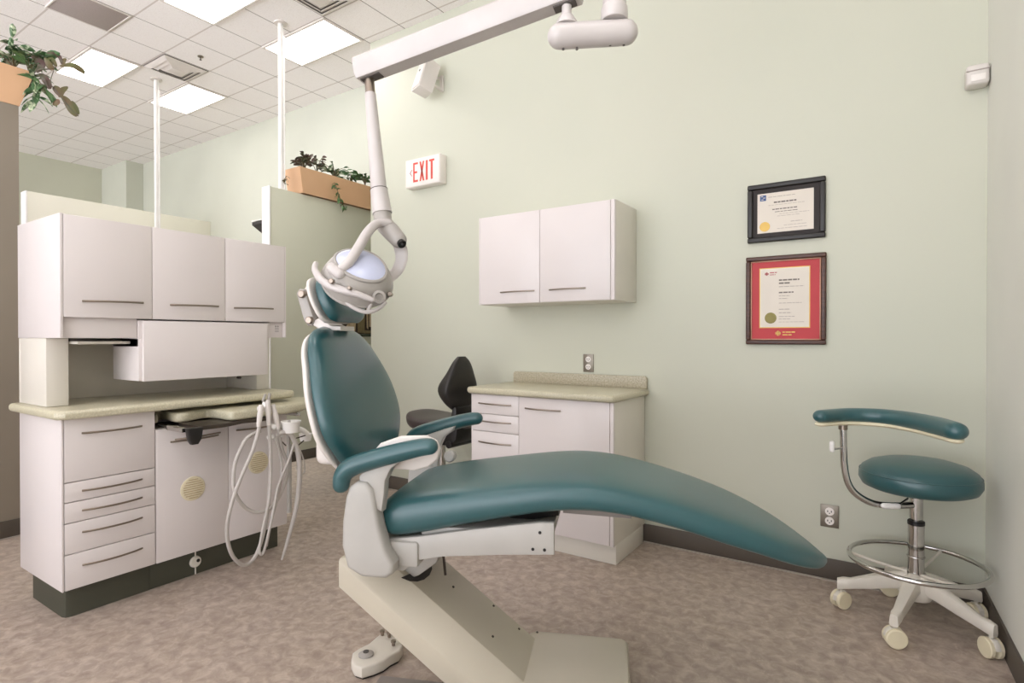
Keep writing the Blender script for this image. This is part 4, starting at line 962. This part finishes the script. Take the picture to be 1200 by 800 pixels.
# ================================================================== stools
def caster(parent, loc_, ang, m, mtrim, rad=.030, world_rot=None):
    q = Matrix.Translation(loc_)@Matrix.Rotation(ang, 4, 'Z')
    b = MB()
    for s in (-1, 1): b.lathe([(0,-.008),(rad*.75,-.009),(rad,-.005),(rad,.006),(rad*.9,.009),(0,.009)], (0, s*.015, rad), (0,s,0), 26)
    b.bm.transform(q); w = b.build('caster', m, parent)
    b = MB(); b.prism([(-rad*.95,rad*1.0),(-rad*.85,rad*1.55),(-rad*.3,rad*1.98),(rad*.45,rad*2.0),(rad*.9,rad*1.6),(rad*1.0,rad*1.1),(0,rad*.9)], XZ, -.011, .011, .003); b.cyl((.0,0,rad*1.8),(.0,0,rad*2+.022),.007,seg=12)
    b.bm.transform(q); b.build('caster_hood', mtrim, w)
def operator_stool():
    cx, cy = .098, 2.765
    r = thing('operator_stool', 'round teal operator stool with chrome foot ring in the right corner', 'stool', (cx, cy, 0))
    rings = []
    prof = [(0,-.046),(.10,-.046),(.168,-.044),(.192,-.033),(.204,-.010),(.203,.014),(.192,.036),(.166,.055),(.12,.069),(.06,.077),(0,.079)]
    MB().lathe(prof, (.006,.006,.580), (0,0,1), 64).build('seat', M['teal'], r, sharp=60)
    m = MB(); m.torus((.006,.006,.602),(0,0,1),.2005,.0022,64,8); m.build('seat_seam', M['teal'], r)
    MB().lathe([(.15,-.004),(.15,0),(.0,0)], (0,0,.538)).build('seat_plate', M['blackp'], r)
    MB().cyl((0,0,.42),(0,0,.536),.023,seg=24).cyl((0,0,.40),(0,0,.44),.014,seg=16).build('upper_column', M['chrome'], r)
    MB().cyl((0,0,.20),(0,0,.402),.028,seg=28,bev=.002).build('column', M['chrome'], r)
    m = MB(); m.cyl((0,0,.395),(0,0,.412),.0295,seg=28,bev=.002); m.build('column_collar', M['blackp'], r)
    m = MB(); m.torus((0,0,.27),(0,0,1),.0285,.003,28,8); m.build('column_ring', M['chrome'], r)
    MB().lathe([(.034,.198),(.055,.18),(.062,.13),(.050,.105),(.0,.105)]).build('hub', M['ivory2'], r)
    # foot ring
    m = MB(); m.torus((0,0,.247),(0,0,1),.229,.0095,80,12); m.build('foot_ring', M['chrome'], r)
    m = MB()
    for k in range(3):
        a = math.radians(186+120*k); d = Vector((math.cos(a),math.sin(a),0)); m.tube([d*.03+Vector((0,0,.205)), d*.13+Vector((0,0,.222)), d*.226+Vector((0,0,.245))], .006, seg=10)
    m.build('ring_spoke', M['ivory2'], r)
    for k, ca in enumerate((50, 200, 300, 120, 20)):
        a = math.radians(186+72*k-4); d = Vector((math.cos(a),math.sin(a),0)); n = Vector((-d.y,d.x,0)); R_ = .258
        rings = []
        for t, z, hh, w in ((.03,.172,.034,.030),(.08,.162,.032,.027),(.16,.134,.026,.022),(.225,.112,.020,.018),(R_-.008,.108,.022,.019),(R_+.014,.100,.022,.015)):
            rings.append([d*t+n*u*w+Vector((0,0,z+v*hh)) for u, v in ((-.75,-1),(.75,-1),(1,-.6),(.8,.8),(.5,1),(-.5,1),(-.8,.8),(-1,-.6))])
        MB().loft(rings).build('leg', M['ivory2'], r, sharp=45)
        caster(r, d*R_, math.radians(ca), M['ivory'], M['ivory2'], .036)
    # arm tube
    def p(x, y, Z=None, d=None): 
        q = at(x, y, Z=Z) if Z is not None else at(x, y, d=d)
        return q-Vector((cx, cy, 0))
    a0 = Vector((-.01,-.01,.475))
    P = [a0, p(1050,592,d=2.24), p(1025,590,d=2.22), p(1005,580,d=2.22), p(994,566,d=2.22), p(989.5,545,d=2.22), p(988.5,520,d=2.22), p(988,499,d=2.22)]
    MB().tube(P, .0125, seg=18, sub=6).build('arm_tube', M['chrome'], r)
    MB().cyl(p(988,503,d=2.22), p(988,496,d=2.22), .016, seg=18).build('tube_cap', M['steel'], r)
    MB().cyl(p(987,525,d=2.21), p(977,526,d=2.19), .0035, seg=10).build('clamp_screw', M['chrome'], r)
    m = MB(); c = p(975,523,d=2.19); m.box(c.x-.009,c.x+.009,c.y-.009,c.y+.009,c.z-.022,c.z+.022,.007,3); m.build('clamp_knob', M['white'], r)
    m = MB(); m.pill([p(1036,592.5,d=2.20), p(1052,593,d=2.20)], .0115, seg=14, sub=2); m.build('lever_grip', M['white'], r)
    m = MB(); m.cyl(p(1052,592,d=2.21), p(1064,584,d=2.25), .004, seg=10); m.build('lever', M['chrome'], r)
    Z = .842
    px = [(962,487.5),(985,486),(1010,486.3),(1040,488.5),(1070,493),(1098,499),(1120,505)]
    Q = [p(x, y, Z=Z) for x, y in px]
    MB().pill(Q, [.028,.030,.032,.034,.036,.037,.034], seg=20, sub=6, flat=((0,0,1),.85)).build('armrest', M['teal'], r, sharp=60)
    Q2 = [q-Vector((0,0,.030)) for q in Q]
    m = MB(); m.pill([q for q in Q2], [.022,.024,.024,.025,.025,.026,.023], seg=16, sub=6, flat=((0,0,1),.42)); m.build('armrest_plate', M['ivory'], r, sharp=60)
operator_stool()
def saddle_stool():
    cx, cy = -2.33, 2.72
    r = thing('saddle_stool', 'black and brown padded stool with backrest behind the dental chair', 'stool', (cx, cy, 0))
    # seat: saddle loft along X
    rings = []
    for i in range(25):
        t = -1+2*i/24; x = .225*t; w = .19*math.sqrt(max(.02,1-abs(t)**3)); z = .625+.035*t*t*(1 if t < 0 else .2); k = math.sqrt(max(.03,1-abs(t)**6))
        rings.append(sup(32, .7, w, .030*k, .075*k, (x,0,z), (0,1,0), (0,0,1)))
    MB().loft(rings).build('seat', M['brownv'], r, sharp=60)
    # back
    rings = []
    hw = [(0,.06),(.15,.12),(.4,.15),(.7,.11),(.9,.07),(1,.03)]
    for i in range(25):
        v = .5-.5*math.cos(PI*i/24); z = .70+.325*v; k = math.sqrt(max(.04,1-abs(2*v-1)**4))
        fr = .075*math.exp(-((v-.40)/.28)**2)+.02
        rings.append(sup(32, .75, spline(hw,v), .022*k, fr*k+.02, (.175+.012*v,-.03,z), (0,1,0), (1,0,0)))
    MB().loft(rings).build('backrest', M['black'], r, sharp=60)
    m = MB(); m.prism([(-.05,.60),(.15,.60),(.175,.74),(.20,.72),(.21,.60),(.20,.53),(.16,.49),(.02,.49),(-.04,.53)], XZ, -.11, .08, .008); m.build('seat_mechanism', M['blackp'], r)
    m = MB(); m.cyl((.15,-.12,.50),(.15,.12,.50),.022,seg=18,bev=.003).cyl((.03,-.14,.50),(.03,.14,.50),.014,seg=14,bev=.003).tube([(.03,-.14,.50),(.02,-.17,.46)], .006, seg=8); m.build('adjust_knob', M['blackp'], r)
    MB().cyl((0,0,.12),(0,0,.48),.024,seg=20).build('column', M['chrome'], r)
    for k in range(5):
        a = math.radians(20+72*k); d = Vector((math.cos(a),math.sin(a),0)); n = Vector((-d.y,d.x,0)); rings = []
        for t, z, hh, w in ((.02,.11,.022,.022),(.12,.095,.018,.017),(.20,.082,.014,.014)):
            rings.append([d*t+n*u*w+Vector((0,0,z+v*hh)) for u, v in ((-1,-1),(1,-1),(.8,1),(-.8,1))])
        MB().loft(rings).build('leg', M['blackp'], r)
        caster(r, d*.19, a+1, M['blackp'], M['blackp'], .024)
saddle_stool()
# ================================================================== light, camera, world
w = bpy.data.worlds.new('daylight_fill'); bpy.context.scene.world = w; w.use_nodes = True
bg = w.node_tree.nodes['Background']; bg.inputs['Color'].default_value = (.965, .97, 1.03, 1); bg.inputs['Strength'].default_value = 2.6
nt = w.node_tree; tc = nt.nodes.new('ShaderNodeTexCoord'); sx = nt.nodes.new('ShaderNodeSeparateXYZ'); mr = nt.nodes.new('ShaderNodeMapRange')
mr.inputs['From Min'].default_value = -.25; mr.inputs['From Max'].default_value = .25; mr.inputs['To Min'].default_value = 5.5; mr.inputs['To Max'].default_value = 2.4  # stronger below the horizon, added to brighten ceiling and upper walls
nt.links.new(tc.outputs['Generated'], sx.inputs[0]); nt.links.new(sx.outputs[2], mr.inputs['Value']); nt.links.new(mr.outputs[0], bg.inputs['Strength'])
cd = bpy.data.cameras.new('camera'); cam = bpy.data.objects.new('camera', cd); C.objects.link(cam)
cd.sensor_fit = 'HORIZONTAL'; cd.sensor_width = 36; cd.lens = 36*F/1200
cam.matrix_world = Matrix((( RT.x, UP.x, -FW.x, 0), (RT.y, UP.y, -FW.y, 0), (RT.z, UP.z, -FW.z, H), (0,0,0,1)))
cd.clip_start = .05; cd.clip_end = 60
sc = bpy.context.scene; sc.camera = cam
vs = sc.view_settings; vs.view_transform = 'Standard'; vs.look = 'None'; vs.exposure = 0.16; vs.gamma = 1; vs.use_curve_mapping = False
sc.cycles.max_bounces = 8; sc.cycles.diffuse_bounces = 5
